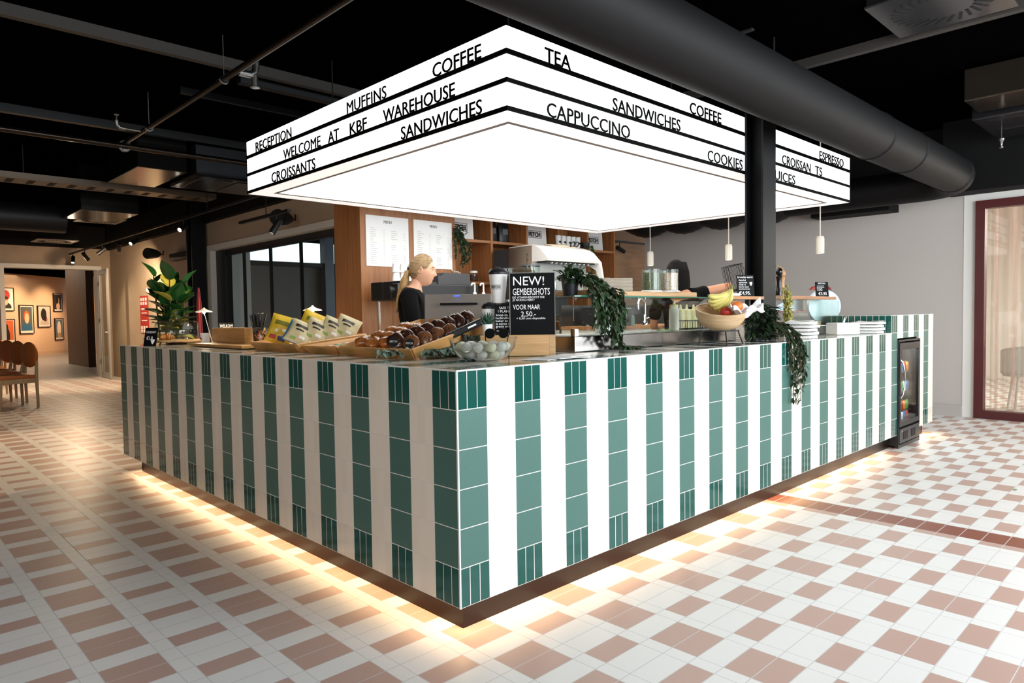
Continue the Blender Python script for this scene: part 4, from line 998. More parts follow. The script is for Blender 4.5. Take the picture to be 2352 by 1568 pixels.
yp = [('print', .2, .62, .8, .78, OLV), ('print', .15, .12, .42, .26, RED_), ('print', .5, .1, .8, .24, RDB), ('print', .3, .36, .44, .46, WHT), ('print', .6, .42, .74, .52, WHT)]
crisp(0.36, 2.28, .19, .25, .07, YEL, yp, 'yellow crisp bag standing foremost at the left end of the tray', -0.3, fy, 0.3)
crisp(0.52, 2.20, .19, .25, .07, YEL, yp, 'second yellow crisp bag just behind the foremost one')
crisp(0.37, 2.08, .17, .20, .07, BLU, [('print', .2, .55, .8, .72, WHT), ('print', .25, .15, .6, .35, RDB), ('print', .3, .8, .7, .9, BRN)], 'blue crisp bag between the yellow and beige bags', -0.5)
kp = [('print', .2, .62, .75, .76, BRN), ('print', .3, .48, .65, .54, BRN), ('print', .2, .1, .45, .2, GRN), ('print', .55, .2, .8, .3, WHT)]
for i, (x, y, l) in enumerate(((0.36, 2.02, 'beige crisp bag with black print, first behind the blue bag'), (0.45, 1.98, 'beige crisp bag with black print, second behind the blue bag'), (0.54, 1.94, 'beige crisp bag with black print, third behind the blue bag'), (0.62, 1.90, 'beige crisp bag with black print, rearmost on the tray'))):
    crisp(x, y, .18, .21, .06, KRF, kp, l, -0.55)
# snack bars in rows
rows = [('coral', 'd8654a'), ('orange', 'd98a3c'), ('green', '5fa04a'), ('pale', 'd7d2c4'), ('purple', '6a4a8c'), ('brown', '8c5a34'), ('teal', '3f8f86')]
for r, (nm, cc) in enumerate(rows):
    bar = None
    for k in range(4):
        x = 0.36+0.06*r; p = (x, 1.455+0.078*k, onp(x, 0.33)+0.010); l = 'wrapped %s snack bar in the flat bamboo tray' % nm
        if bar is None:
            bar = t = thing('snack_bar', l, 'snack bar', p, 0, nm + ' snack bars in the tray'); t.rotation_euler = (0, -TL, 0)
            MB().box(-0.022, -0.032, -0.009, 0.022, 0.032, 0.009, 0.006).build('wrapper', mat('bar_' + nm, cc, 0.35), t, smooth=50)
            MB().box(-0.010, -0.024, 0.0092, 0.010, 0.024, 0.0097).build('print', WHT, t)
        else: dup(bar, p, None, l)
# wrapped pastries
MUF = mat('muffin_brown', 'a5622b', 0.35, noise=0.7, nscale=22, bump=0.7, coat=0.6); CHOC = mat('choc_brown', '3c2016', 0.3, noise=0.6, nscale=40, bump=0.7, coat=0.7); COOK = mat('cookie_brown', '6f4526', 0.4, noise=0.7, nscale=26, bump=0.6, coat=0.6)
def lumpy(b, r, sc, seed, amp=0.12):
    q = random.Random(seed); ph = [q.uniform(0, 6) for _ in range(6)]
    def f(u, v):
        a = 2*PI*u; e = PI*(v-0.5); k = 1+amp*(math.sin(3*a+ph[0]+2*e)+math.sin(5*a+ph[1]-3*e)*0.6+math.sin(4*e+ph[2]+a)*0.7)*0.6
        return (r*sc[0]*k*math.cos(e)*math.cos(a), r*sc[1]*k*math.cos(e)*math.sin(a), r*sc[2]*k*math.sin(e))
    b.grid(f, 18, 12, closed_u=True); bmesh.ops.remove_doubles(b.bm, verts=b.bm.verts, dist=1e-5)
mf = []
for i in range(3):
    t = thing('muffin', 'tmp', 'muffin', (0, 0, 0), 0, None)
    b = MB(); lumpy(b, 0.048, (1, 1, 0.72), i); bmesh.ops.transform(b.bm, matrix=Tr(0, 0, 0.045), verts=b.bm.verts); b.build('muffin_top', MUF, t, smooth=70)
    b = MB(); b.lathe([(0.026, 0.0), (0.034, 0.035)], n=20); b.build('paper_case', mat('case_brown', '4f3322', 0.6), t, smooth=40)
    b = MB()
    q = random.Random(i)
    for k in range(9): a = q.uniform(0, 2*PI); r = q.uniform(0.005, 0.03); b.sphere((r*math.cos(a), r*math.sin(a), 0.045+0.03*math.sqrt(max(0.1, 1-(r/0.043)**2))), 0.008, 7, 5, (1.3, 1, 0.35))
    b.build('chocolate_drops', CHOC, t, smooth=180)
    mf.append(t)
spots_ = [(0.37, 1.22), (0.36, 1.12), (0.37, 1.02), (0.47, 1.23), (0.46, 1.13), (0.56, 1.24), (0.55, 1.14), (0.64, 1.22), (0.63, 1.10), (0.47, 1.04)]
names = ['front row, at the left end', 'front row, in the middle', 'front row, beside the dark cookies', 'second row, at the left', 'second row, next to the middle', 'third row, at the left', 'third row, at the right', 'rear row, at the left', 'rear row, at the right', 'second row, against the dark cookies']
for i, ((x, y), nm) in enumerate(zip(spots_, names)):
    l = 'wrapped muffin in the pastry tray, ' + nm; p = (x, y, onp(x, 0.32))
    if i < 3: mf[i].location = p; mf[i]['label'] = l; mf[i].rotation_euler = (0, -0.25, i)
    else: dup(mf[i % 3], p, i*1.3, l)
def cookie(x, y, l, m, r, sticker, z=None):
    t = thing('cookie', l, 'cookie', (x, y, z if z else onp(x, 0.32)+r*0.95), 0, None)
    b = MB(); lumpy(b, r, (0.42, 1, 1), int(x*1000+y*77), 0.07); b.build('cookie_body', m, t, smooth=70)
    b = MB(); q = random.Random(int(x*999))
    for k in range(8): a = q.uniform(0, 2*PI); rr = r*q.uniform(0.2, 0.8); b.sphere((-0.42*r*math.sqrt(1-(rr/r)**2), rr*math.cos(a), rr*math.sin(a)), 0.0045, 7, 5, (0.4, 1.3, 1))
    b.build('chocolate_chunks', CHOC if m is not CHOC else mat('chunk_light', '6a4128', 0.4), t, smooth=180)
    if sticker:
        b = MB(); b.lathe([(0, 0.0), (r*0.52, 0.0), (r*0.52, 0.002), (0, 0.002)], (-r*0.44, 0, 0), 20, Ry(-PI/2), caps=False); b.build('sticker', INKB, t)
        text('logo', 'FETCH', r*0.2, CHALKW, t, frame((-r*0.44-0.0026, r*0.4, -r*0.1), (0, -1, 0), (0, 0, 1)), width=r*0.8, ex=0.0003)
    t.rotation_euler = (0, 0.25, math.radians(28)); return t
ordn = ('foremost', 'second', 'third', 'fourth', 'fifth', 'sixth', 'seventh', 'rearmost')
for i in range(8): cookie(0.37+0.062*i, 0.935-0.006*i, 'dark chocolate cookie, %s of the long row in the pastry tray' % ordn[i], CHOC, 0.052, i == 0)
for i in range(4): cookie(0.37+0.07*i, 0.80-0.012*i, 'lighter wrapped cookie, %s of the row by the card terminal' % ('foremost', 'second', 'third', 'rearmost')[i], COOK, 0.046, i == 0)
# card terminal on its stand
t = thing('card_terminal', 'black card payment terminal on a tilted stand beside the pastries', 'terminal', (0.60, 0.66, T), math.radians(-20))
MB().box(-0.05, -0.045, 0, 0.05, 0.045, 0.012, 0.003).build('base', BMETAL, t); MB().cyl((0, 0, 0.01), (0.0, 0.0, 0.11), 0.014, n=14).build('stem', BMETAL, t, smooth=40)
MM = Tr(0, 0, 0.135) @ Rz(math.radians(-22)) @ Ry(math.radians(-24))
def mb(name, m, *a, **k):
    b = MB(); b.box(*a, **k); o = b.build(name, m, t); o.data.transform(MM); return o
mb('terminal_body', mat('terminal_black', '18191c', 0.35), -0.10, -0.042, -0.018, 0.10, 0.042, 0.018, bev=0.008)
mb('screen', mat('screen_white', 'dfe2e4', 0.2), 0.015, -0.035, 0.0181, 0.09, 0.035, 0.020)
b = MB()
for i in range(3):
    for j in range(4): b.box(-0.088+0.021*j, -0.032+0.023*i, 0.018, -0.072+0.021*j, -0.014+0.023*i, 0.021)
o = b.build('keypad', mat('key_gray', '4d4f53', 0.5), t); o.data.transform(MM)
for cc, nm, yy in (('c23b2b', 'red', -0.032), ('d9b23a', 'yellow', -0.009), ('4f9a4a', 'green', 0.014)): mb('key', mat('key_' + nm, cc, 0.4), -0.0885, yy, 0.0205, -0.0715, yy+0.018, 0.0225)
mb('maker_print', CHALKW, 0.02, -0.0427, -0.004, 0.065, -0.0418, 0.004)
# eucalyptus garland
def garland(name, label, pts, rnd, n, L, W, m, loc):
    t = thing(name, label, 'foliage', loc); b, s = MB(), MB()
    for k in range(3): vine(b, s, [(p[0]+rnd.uniform(-.015, .015), p[1]+rnd.uniform(-.015, .015), max(0.008, p[2]+rnd.uniform(-.008, .02))) for p in pts], rnd, n, L, W, 0.9, 0.0015)
    for v in b.bm.verts: v.co.z = max(0.0015, v.co.z)
    b.build('leaves', m, t, recalc=False); s.build('stems', STEM, t); return t
garland('eucalyptus_garland', 'pale grey-green eucalyptus sprig lying left of the glass bowl', [(-0.05, 0.28, 0.02), (0.03, 0.16, 0.025), (0.12, 0.06, 0.03), (0.20, -0.02, 0.04), (0.25, -0.06, 0.06)], rnd, 36, 0.038, 0.034, LEAFG, (0.27, 0.60, T))
garland('eucalyptus_garland', 'pale grey-green eucalyptus sprig behind the glass bowl', [(-0.12, 0.16, 0.05), (0.0, 0.05, 0.08), (0.08, -0.02, 0.085), (0.14, -0.07, 0.06)], rnd, 38, 0.038, 0.034, LEAFG, (0.66, 0.62, T))
# glass bowl with pale wrapped balls
t = thing('glass_bowl', 'large clear glass bowl at the front corner of the counter', 'bowl', (0.43, 0.33, T))
MB().lathe([(0, 0.002), (0.07, 0.0), (0.115, 0.02), (0.145, 0.06), (0.157, 0.105), (0.153, 0.105), (0.141, 0.062), (0.11, 0.024), (0.07, 0.007), (0, 0.007)], n=56, caps=False).build('bowl_body', mat('bowl_glass', 'f7faf8', 0.0, trans=1.0, ior=1.3), t, smooth=60)
ICE = mat('pale_ball', 'ecebe6', 0.12, trans=0.5, ior=1.2); LIME = mat('lime_ball', 'e0dfc6', 0.2, trans=0.35, ior=1.2)
rnd = random.Random(21); cnt_b = 0
for lay, (R_, n_, z) in enumerate(((0.075, 8, 0.030), (0.03, 3, 0.030), (0.102, 11, 0.064), (0.055, 6, 0.066), (0.0, 1, 0.068))):
    for i in range(n_):
        a = 2*PI*(i+0.3*lay)/n_; m = LIME if (i+lay) % 3 == 0 else ICE; nm = 'lime green' if m is LIME else 'clear pale'
        o = tag(MB().sphere((0, 0, 0), 0.0245, 16, 10, (1, 1, 0.9)).build('wrapped_ball', m, smooth=180), nm + ' round ball lying in the glass bowl', 'ball', nm + ' balls in the glass bowl')
        o.location = (0.43+R_*math.cos(a), 0.33+R_*math.sin(a), T+z)
t = thing('sunglasses', 'dark glasses resting behind the rim of the glass bowl', 'glasses', (0.60, 0.42, T+0.0)); t.rotation_euler = (0, 0, math.radians(-44))
for x in (-0.033, 0.033): MB().lathe([(0, -0.002), (0.024, -0.002), (0.026, 0), (0.024, 0.002), (0, 0.002)], (x, 0, 0.118), 18, Rx(1.3)).build('lens', mat('lens_dark', '141414', 0.1), t, smooth=40)
MB().tube([(-0.01, 0, 0.122), (0, 0, 0.125), (0.01, 0, 0.122)], 0.003, 6).build('bridge', BLACK, t)
for x in (-0.056, 0.056): MB().tube([(x, 0.0, 0.118), (x, 0.07, 0.075), (x, 0.10, 0.0)], 0.003, 6).build('temple', BLACK, t)
# bamboo block with cups, succulent and chalkboards: local x along the face
BX = thing('bamboo_block', 'slatted bamboo riser block carrying the cups and chalkboards', 'riser', (0.755, 0.43, T), math.radians(-44))
RIS = wood('bamboo_slats', 'b98c5a', 'd0a674', 0.5, (1.5, 1.5, 60), 2.2)
MB().box(-0.19, 0, 0, 0.152, 0.17, 0.105, 0.002).build('riser_body', RIS, BX); MB().box(0.152, 0, 0, 0.185, 0.17, 0.105, 0.002).build('end_grain', OAK, BX)
bxm = Matrix.Translation((0.755, 0.43, T)) @ Rz(math.radians(-44))
def bp(s, d, z=0.105): return tuple(bxm @ Vector((s, d, z)))
t = thing('succulent', 'small spiky succulent in a white pot on the bamboo riser', 'plant', bp(-0.155, 0.035))
MB().lathe([(0.021, 0), (0.027, 0.055), (0.025, 0.055), (0.02, 0.045), (0, 0.045)], n=24, caps=False).build('pot', WHITE, t, smooth=40)
b = MB()
for i in range(18):
    a = i*2.4; el = 0.35+0.9*i/18; leaf(b, (0, 0, 0.046), (math.cos(a)*math.cos(el), math.sin(a)*math.cos(el), math.sin(el)), (0, 0, 1), 0.055+0.02*i/18, 0.013, 0.5, -0.15, 4)
b.build('leaves', mat('succulent_green', '2f5040', 0.45), t, solid=0.002, recalc=False)
LIDB = mat('lid_black', '1a1a1c', 0.4)
def tcup(loc, h, r, label):
    t = thing('reusable_cup', label, 'cup', loc, math.radians(-44))
    MB().lathe([(0, 0.002), (r*0.66, 0.0), (r*0.68, 0.004), (r, h-0.02)], n=32, caps=False).build('cup_body', CUPW, t, smooth=40)
    MB().lathe([(r*1.04, h-0.022), (r*1.06, h-0.012), (r*1.0, h-0.006), (r*0.92, h), (r*0.8, h+0.006), (0, h+0.006)], n=32, caps=False).build('lid', LIDB, t, smooth=40)
    MB().box(-r*0.3, -r*0.55, h+0.004, r*0.3, -r*0.35, h+0.014, 0.003).build('sip_cover', LIDB, t)
    # word mark bent onto the cup
    M0 = Matrix(); o0 = len(bpy.data.objects)
    w = r*1.25; z0 = h*0.42; b = MB()
    o = text('logo', 'FETCH', w*0.22, INKB, t, Tr(w*0.09, w*0.075, 0), width=w*0.82, ex=0.0004, bold=0.05)
    e = 0.02*w; hh = w*0.36
    for a in ((0, 0, w, e), (0, hh-e, w, hh), (0, 0, e, hh), (w-e, 0, w, hh)):
        for k in range(6): b.box(a[0]+(a[2]-a[0])*k/6, a[1], -0.0004, a[0]+(a[2]-a[0])*(k+1)/6, a[3], 0.0004)
    o2 = b.build('logo_frame', INKB, t)
    for ob in (o, o2):
        for v in ob.data.vertices:
            rr = (r*0.68+(r*0.32)*(z0+v.co.y)/(h-0.02))+0.0009+v.co.z; an = -PI/2 - 0.35 + (v.co.x - w/2)/r
            v.co = Vector((rr*math.cos(an), rr*math.sin(an), z0+v.co.y))
    return t
tcup(bp(-0.145, 0.105), 0.155, 0.040, 'white reusable cup with black lid behind the succulent')
tcup(bp(-0.050, 0.115), 0.155, 0.040, 'white reusable cup with black lid hidden behind the small chalkboard')
tcup(bp(-0.098, 0.110, 0.105+0.162), 0.168, 0.048, 'white reusable cup with black lid stacked on top of the two other cups')
def cp(s, d, z=0.105): return bp(s, d, z)
board_sign('chalkboard_sign', 'small chalkboard about saving the planet in front of the stacked cups', cp(-0.062, 0.035), 0.112, 0.155, (-0.70, -0.71), [('SAFE THE', .025, .130, .013, .068), ('! PLANET !', .018, .113, .013, .085), ('koop nu je', .008, .096, .011, .078), ('herbruikbare', .006, .081, .011, .09), ('beker en krijg', .006, .066, .011, .098), ('je eerste koffie', .006, .052, .011, .098), ('gratis erin !', .006, .038, .011, .085), ('op = op', .01, .014, .015, .06)], 0.04)
board_sign('chalkboard_sign', 'large chalkboard announcing new ginger shots on the bamboo riser', cp(0.073, 0.02), 0.222, 0.308, (-0.70, -0.71), [('NEW!', .016, .248, .046, .155), ('GEMBERSHOTS', .014, .200, .034, .185), ('DE VITAMINEBOOST DIE', .012, .183, .010, .16), ('JE NODIG HEBT?', .012, .170, .010, .11), ('VOOR MAAR', .014, .127, .025, .135), ('2,50.-', .053, .092, .026, .075), ('+ 0,50 cent disposible', .03, .078, .010, .145)], 0.03, mat('frame_silver', '9a9a98', 0.3, 0.8))
# paper napkins lying flat
t0 = None
for i, (x, y, a) in enumerate(((0.66, 0.17, 0.3), (0.78, 0.14, -0.1), (0.86, 0.20, 0.25))):
    l = 'white paper sheet lying on the counter edge, ' + ('left one', 'middle one', 'right one')[i]
    o = tag(MB().box(-0.10, -0.07, 0, 0.10, 0.07, 0.002).build('paper_sheet', PAPERM), l, 'paper'); o.location = (x, y, T+0.0022*i); o.rotation_euler = (0, 0, a)
# till monitor seen from behind
t = thing('till_monitor', 'gray backed till monitor on a dark stand between the pastries and the cups', 'monitor', (0.95, 1.13, T), math.radians(-44)); t.scale = (1.04, 1, 1.02)
MG = mat('monitor_gray', '7f7770', 0.35, 0.3)
MB().box(-0.19, -0.012, 0.08, 0.19, 0.012, 0.325, 0.004, rot=(math.radians(-8), 0, 0)).build('screen_case', MG, t)
MB().box(-0.075, -0.04, 0.0, 0.085, 0.05, 0.2, 0.02, rot=(math.radians(-6), 0, 0)).build('stand', mat('stand_dark', '35322f', 0.45), t)
MB().box(-0.10, -0.038, 0.262, 0.11, -0.026, 0.275, 0.003).build('vent_slot', BLACK, t)
MB().box(-0.02, -0.052, 0.312, 0.015, -0.040, 0.318).build('status_light', mat('blue_glow', '3050e0', 0.4, emit='3a5cff', estr=2.0), t)
MB().box(-0.12, -0.08, 0.0, 0.12, 0.1, 0.012, 0.004).build('base_plate', mat('stand_dark', '35322f', 0.45), t)

# ------------------------------------------------------------------ right wing: glass counter display, plants, fruit, papers
t = thing('display_counter', 'steel based glass display counter with a wooden shelf on top, left of the column', 'display case', (1.15, 0.40, T))
MB().box(0, 0, 0, 1.75, 0.42, 0.085, 0.004).build('steel_base', mat('steel_dark_polish', '8c8884', 0.16, 1.0), t)
MB().box(0.02, 0.01, 0.085, 1.75, 0.016, 0.298).build('front_glass', GLASS, t); MB().box(0.0, 0.01, 0.085, 0.006, 0.38, 0.298).build('side_glass', GLASS, t)
GEDGE = mat('glass_green_edge', '2f6b58', 0.1); MB().box(0.0, 0.002, 0.298, 1.78, 0.36, 0.306).build('top_glass', GLASS, t); MB().box(0.0, 0.0, 0.298, 1.78, 0.002, 0.306).build('glass_edge', GEDGE, t)
MB().box(0.17, 0.06, 0.307, 1.33, 0.36, 0.338, 0.004).build('wooden_shelf', OAK, t)
for x in (0.0, 1.70): MB().box(x, 0.0, 0.085, x+0.03, 0.03, 0.125).build('glass_clamp', STEEL, t)
MB().box(0.05, 0.05, 0.085, 1.7, 0.38, 0.0865).build('inner_tray', STEEL, t)
SHZ = T+0.339
# cardboard stacks
CARD = mat('cardboard_gray', 'a89c8c', 0.8, noise=0.15, nscale=50)
def boxstack(x, y, n, label):
    for k in range(n):
        o = tag(MB().box(-0.07, -0.055, 0, 0.07, 0.055, 0.0078, 0.001).build('cardboard_box', CARD), label[0] + (' at the bottom', ' in the lower part', ' in the middle', ' in the upper part', ' on top')[min(4, k*5//n)], 'box', label[0] + 's'); o.location = (x, y, SHZ+0.0085*k); o.rotation_euler = (0, 0, math.radians(-40) + 0.03*math.sin(k*2.1))
boxstack(1.56, 0.58, 9, ('flat folded cardboard box in the left stack on the wooden shelf',)); boxstack(1.70, 0.52, 9, ('flat folded cardboard box in the right stack on the wooden shelf',))
# seed jars
def seedjar(x, y, label, m):
    t = thing('seed_jar', label, 'jar', (x, y, SHZ), 0, None)
    MB().lathe([(0.07, 0), (0.07, 0.006), (0.055, 0.012), (0, 0.012)], n=28, caps=False).build('jar_foot', WHITE, t, smooth=40)
    MB().lathe([(0.062, 0.012), (0.062, 0.145), (0.059, 0.145), (0.059, 0.014)], n=32, caps=False).build('glass', GLASS, t, smooth=40)
    MB().lathe([(0, 0.013), (0.057, 0.013), (0.057, 0.122), (0, 0.126)], n=28, caps=False).build('seeds', m, t, smooth=40)
def speck(name, a, b_, sc):
    m = bpy.data.materials.new(name); m.use_nodes = True; nt = m.node_tree; b = nt.nodes['Principled BSDF']
    v = nt.nodes.new('ShaderNodeTexVoronoi'); v.inputs['Scale'].default_value = sc; r = nt.nodes.new('ShaderNodeValToRGB'); tc = nt.nodes.new('ShaderNodeTexCoord')
    nt.links.new(tc.outputs['Object'], v.inputs['Vector']); sp = nt.nodes.new('ShaderNodeSeparateColor'); nt.links.new(v.outputs['Color'], sp.inputs[0]); nt.links.new(sp.outputs[0], r.inputs[0])
    r.color_ramp.elements[0].color = lin(a); r.color_ramp.elements[1].color = lin(b_); r.color_ramp.elements[0].position = 0.35; r.color_ramp.elements[1].position = 0.7
    nt.links.new(r.outputs[0], b.inputs['Base Color']); b.inputs['Roughness'].default_value = 0.6; return m
seedjar(2.08, 0.55, 'clear jar of dark green and black seeds on the wooden shelf', speck('seeds_dark', '23241a', '7c8266', 420)); seedjar(2.22, 0.51, 'clear jar of mixed orange and white seeds on the wooden shelf', speck('seeds_mixed', '9c5a38', 'd8d0c4', 380))
# things inside the display
IZ = T+0.088
WBOT = mat('bottle_milky', 'f6f0e6', 0.4); SAUCE = mat('bottle_sauce', 'e2d2a4', 0.4); NOZ = mat('nozzle_cream', 'ead9a8', 0.4)
def sq(x, y, z, label, m, h=0.15, r=0.034, ntop=NOZ):
    t = thing('squeeze_bottle', label, 'bottle', (x, y, z), 0, None)
    MB().lathe([(r, 0), (r, h-0.02), (r*0.85, h-0.008), (r*0.8, h)], n=22).build('bottle_body', m, t, smooth=40)
    MB().lathe([(r*0.85, h), (r*0.85, h+0.014), (0.010, h+0.018), (0.005, h+0.05), (0, h+0.05)], n=18).build('nozzle', ntop, t, smooth=40)
sq(2.34, 0.55, IZ, 'tall milky squeeze bottle alone behind the glass', WBOT, 0.155)
t = thing('wire_basket', 'low wire basket with sauce bottles behind the glass', 'basket', (2.62, 0.62, IZ))
def wire(t, x0, x1, y0, y1, z0, z1, n, m=BMETAL, r=0.003):
    b = MB(); 
    for z in (z0, z1): b.tube([(x0, y0, z), (x1, y0, z), (x1, y1, z), (x0, y1, z)], r, 6, closed=True)
    for i in range(n+1):
        x = x0+(x1-x0)*i/n
        for y in (y0, y1): b.cyl((x, y, z0), (x, y, z1), r*0.7, n=6)
        b.cyl((x, y0, z0), (x, y1, z0), r*0.7, n=6)
    for i in range(1, n):
        y = y0+(y1-y0)*i/n
        for x in (x0, x1): b.cyl((x, y, z0), (x, y, z1), r*0.7, n=6)
    b.build('wire_frame', m, t)
wire(t, -0.13, 0.16, -0.08, 0.08, 0.004, 0.06, 9)
for i, x in enumerate((2.53, 2.61, 2.70)): sq(x, 0.62, IZ+0.008, 'sauce squeeze bottle in the wire basket, ' + ('left', 'middle', 'right')[i] + ' one', SAUCE, 0.115, 0.032)
t = thing('container', 'white plastic container with two knobs behind the vine', 'container', (1.80, 0.72, IZ)); MB().box(-0.045, -0.035, 0, 0.045, 0.035, 0.115, 0.006).build('container_body', WHITE, t)
for x in (-0.015, 0.02): MB().cyl((x, 0, 0.115), (x, 0, 0.125), 0.01, n=12).build('knob', WHITE, t)
for i, (x, y) in enumerate(((2.10, 0.5), (2.15, 0.52), (2.20, 0.5))):
    o = tag(MB().lathe([(0, 0), (0.022, 0), (0.022, 0.006), (0, 0.006)], n=18, caps=False).build('cucumber_slice', mat('cucumber', '8fae5e', 0.4), smooth=30), 'cucumber slice inside the display counter, ' + ('left', 'middle', 'right')[i] + ' one', 'food'); o.location = (x, y, IZ+0.003+0.001*i)
# prep counter behind the aisle, with tap, oven and soap
t = thing('prep_counter', 'beige prep counter with wooden edge seen through the display glass', 'counter', (3.5, 2.0, 0))
MB().box(0, 0, 0, 2.6, 0.6, 1.09).build('cabinet', mat('prep_beige', 'cfc3b2', 0.5), t); MB().box(-0.01, -0.02, 1.09, 2.62, 0.6, 1.12).build('wood_edge', WALH, t); MB().box(0.0, 0.60, 0.0, 2.6, 0.63, 1.33).build('splash_panel', mat('splash_dark', '2c2b2c', 0.3), t)
t = thing('oven', 'black countertop oven behind the display glass', 'oven', (3.62, 2.08, 1.121)); MB().box(0, 0, 0, 0.40, 0.36, 0.19, 0.01).build('oven_body', mat('oven_black', '222224', 0.35), t); MB().box(0.03, -0.012, 0.03, 0.30, 0, 0.16, 0.004).build('oven_door', mat('oven_glass', '101012', 0.08), t); MB().box(0.03, -0.03, 0.165, 0.30, -0.018, 0.175, 0.003).build('handle', STEEL, t)
t = thing('tap', 'tall curved chrome tap behind the display glass', 'tap', (4.36, 2.2, 1.121)); MB().lathe([(0.03, 0), (0.028, 0.03), (0.016, 0.05), (0.016, 0.10), (0.012, 0.105)], n=18).build('tap_base', CHROME, t, smooth=40)
MB().tube([(0, 0, 0.1), (0, 0, 0.21)] + [(-0.06+0.06*math.cos(a), 0, 0.21+0.06*math.sin(a)) for a in [PI*i/10 for i in range(1, 11)]] + [(-0.12, 0, 0.16)], 0.011, 12).build('spout', CHROME, t, smooth=60); MB().cyl((0.01, 0, 0.06), (0.07, -0.02, 0.08), 0.008, 0.006, n=10).build('lever', CHROME, t, smooth=40)
t = thing('soap_bottle', 'clear pump soap bottle with green soap beside the tap', 'bottle', (3.98, 2.1, 1.121)); MB().lathe([(0.035, 0), (0.035, 0.09), (0.012, 0.11), (0.012, 0.125)], n=20).build('bottle_body', mat('soap_green', 'a9d2c0', 0.1, trans=0.7, ior=1.2), t, smooth=40); MB().tube([(0, 0, 0.12), (0, 0, 0.15), (-0.04, 0, 0.148)], 0.007, 8).build('pump', WHITE, t)
# potted trailing plant left of the glass
rnd = random.Random(33)
t = thing('trailing_plant', 'potted trailing plant spilling down the left end of the glass display counter', 'plant', (1.30, 0.56, SHZ-0.032))
MB().lathe([(0.04, 0), (0.052, 0.10), (0.049, 0.10), (0.038, 0.006), (0, 0.006)], n=24, caps=False).build('pot', mat('pot_black', '1d2025', 0.5), t, smooth=40)
b, s = MB(), MB()
for i in range(90): leaf(b, (rnd.uniform(-.05, .05), rnd.uniform(-.05, .05), rnd.uniform(.08, .15)), (rnd.uniform(-1, 1), rnd.uniform(-1, 1), rnd.uniform(-.3, .9)), (0, 0, 1), 0.058, 0.028)
for i in range(9): vine(b, s, hang(rnd, 0.02, -0.05, 0.08, rnd.uniform(-.06, .04), -0.17, rnd.uniform(.2, .34), 8, 0.015), rnd, 36, 0.042, 0.024)
for i in range(16): vine(b, s, hang(rnd, 0.05, -0.03, 0.09, rnd.uniform(.02, .14), rnd.uniform(-.23, -.17), rnd.uniform(.22, .36), 8, 0.018), rnd, 40, 0.044, 0.025)
for i in range(3): vine(b, s, [(0.12, -0.22, -0.1), (0.14, -0.23, -.22), (0.17, -0.24, -0.285), (0.24+0.06*i, -0.24+0.02*i, -0.295), (0.34+0.05*i, -0.23+0.02*i, -0.30)], rnd, 30, 0.042, 0.024)
b.build('leaves', LEAFD, t, recalc=False); s.build('stems', STEM, t)
# fruit bowl on a wire stand
t = thing('wire_stand', 'black wire stand under the fruit bowl', 'stand', (2.27, 0.17, T))
b = MB()
for z, r in ((0.004, 0.125), (0.088, 0.11)): b.tube([(r*math.cos(a), r*math.sin(a), z) for a in [2*PI*i/28 for i in range(28)]], 0.004, 6, closed=True)
b.build('ring', BMETAL, t)
for i in range(4): a = PI/4+PI/2*i; MB().tube([(0.14*math.cos(a), 0.14*math.sin(a), 0.003), (0.108*math.cos(a), 0.108*math.sin(a), 0.09)], 0.0045, 6).build('leg', BMETAL, t)
t = thing('fruit_bowl', 'round pale wooden fruit bowl holding bananas and oranges', 'bowl', (2.29, 0.19, T+0.098)); t.rotation_euler = Matrix.Rotation(0.27, 4, Vector((0.72, -0.695, 0))).to_euler()
BWD = wood('bowl_wood', 'a88a66', 'cdb08a', 0.5, (2, 2, 40), 2.0)
MB().lathe([(0, 0.004), (0.06, 0.0), (0.115, 0.03), (0.148, 0.08), (0.155, 0.13), (0.148, 0.13), (0.138, 0.082), (0.105, 0.038), (0.05, 0.012), (0, 0.012)], n=48, caps=False).build('bowl_body', BWD, t, smooth=60)
BAN = mat('banana_yellow', 'bdb262', 0.5, noise=0.25, nscale=12); BTIP = mat('banana_tip', '6f7a2e', 0.6)
def banana(name, rz, ry, loc, label):
    t = thing(name, label, 'banana', loc, 0, 'bananas in the fruit bowl'); t.rotation_euler = (0, ry, rz)
    pts, rs = [], []
    for i in range(17):
        v = i/16; a = -0.15+1.15*v; pts.append((0.15*(1-math.cos(a)) , 0, -0.15*math.sin(a))); rs.append(0.004 if i == 16 else (0.006+0.013*min(1, v*3.2)) * (1-0.55*max(0, v-0.8)/0.2))
    MB().tube(pts, rs, 8).build('banana_body', BAN, t, smooth=60); MB().tube([(0.002, 0, 0.045), (0, 0, 0.022)], [0.006, 0.007], 8).build('stalk', BTIP, t); MB().sphere(pts[-1], 0.006, 8, 6).build('tip', mat('banana_end', '4f4a2a', 0.7), t)
for i, (rz, ry, dx, dy, l) in enumerate(((2.75, -0.95, -0.006, 0.012, 'leftmost'), (2.5, -0.7, -0.003, 0.006, 'second from the left'), (2.3, -0.5, 0, 0, 'middle'), (2.05, -0.3, 0.004, -0.006, 'second from the right'), (1.75, -0.12, 0.008, -0.012, 'rightmost'))):
    banana('banana', rz, ry, (2.315+dx, 0.135+dy, T+0.325), 'greenish yellow banana, %s of the bunch in the wooden bowl' % l)
ORG = mat('orange_fruit', 'd9702a', 0.45, noise=0.1, nscale=20, bump=0.3)
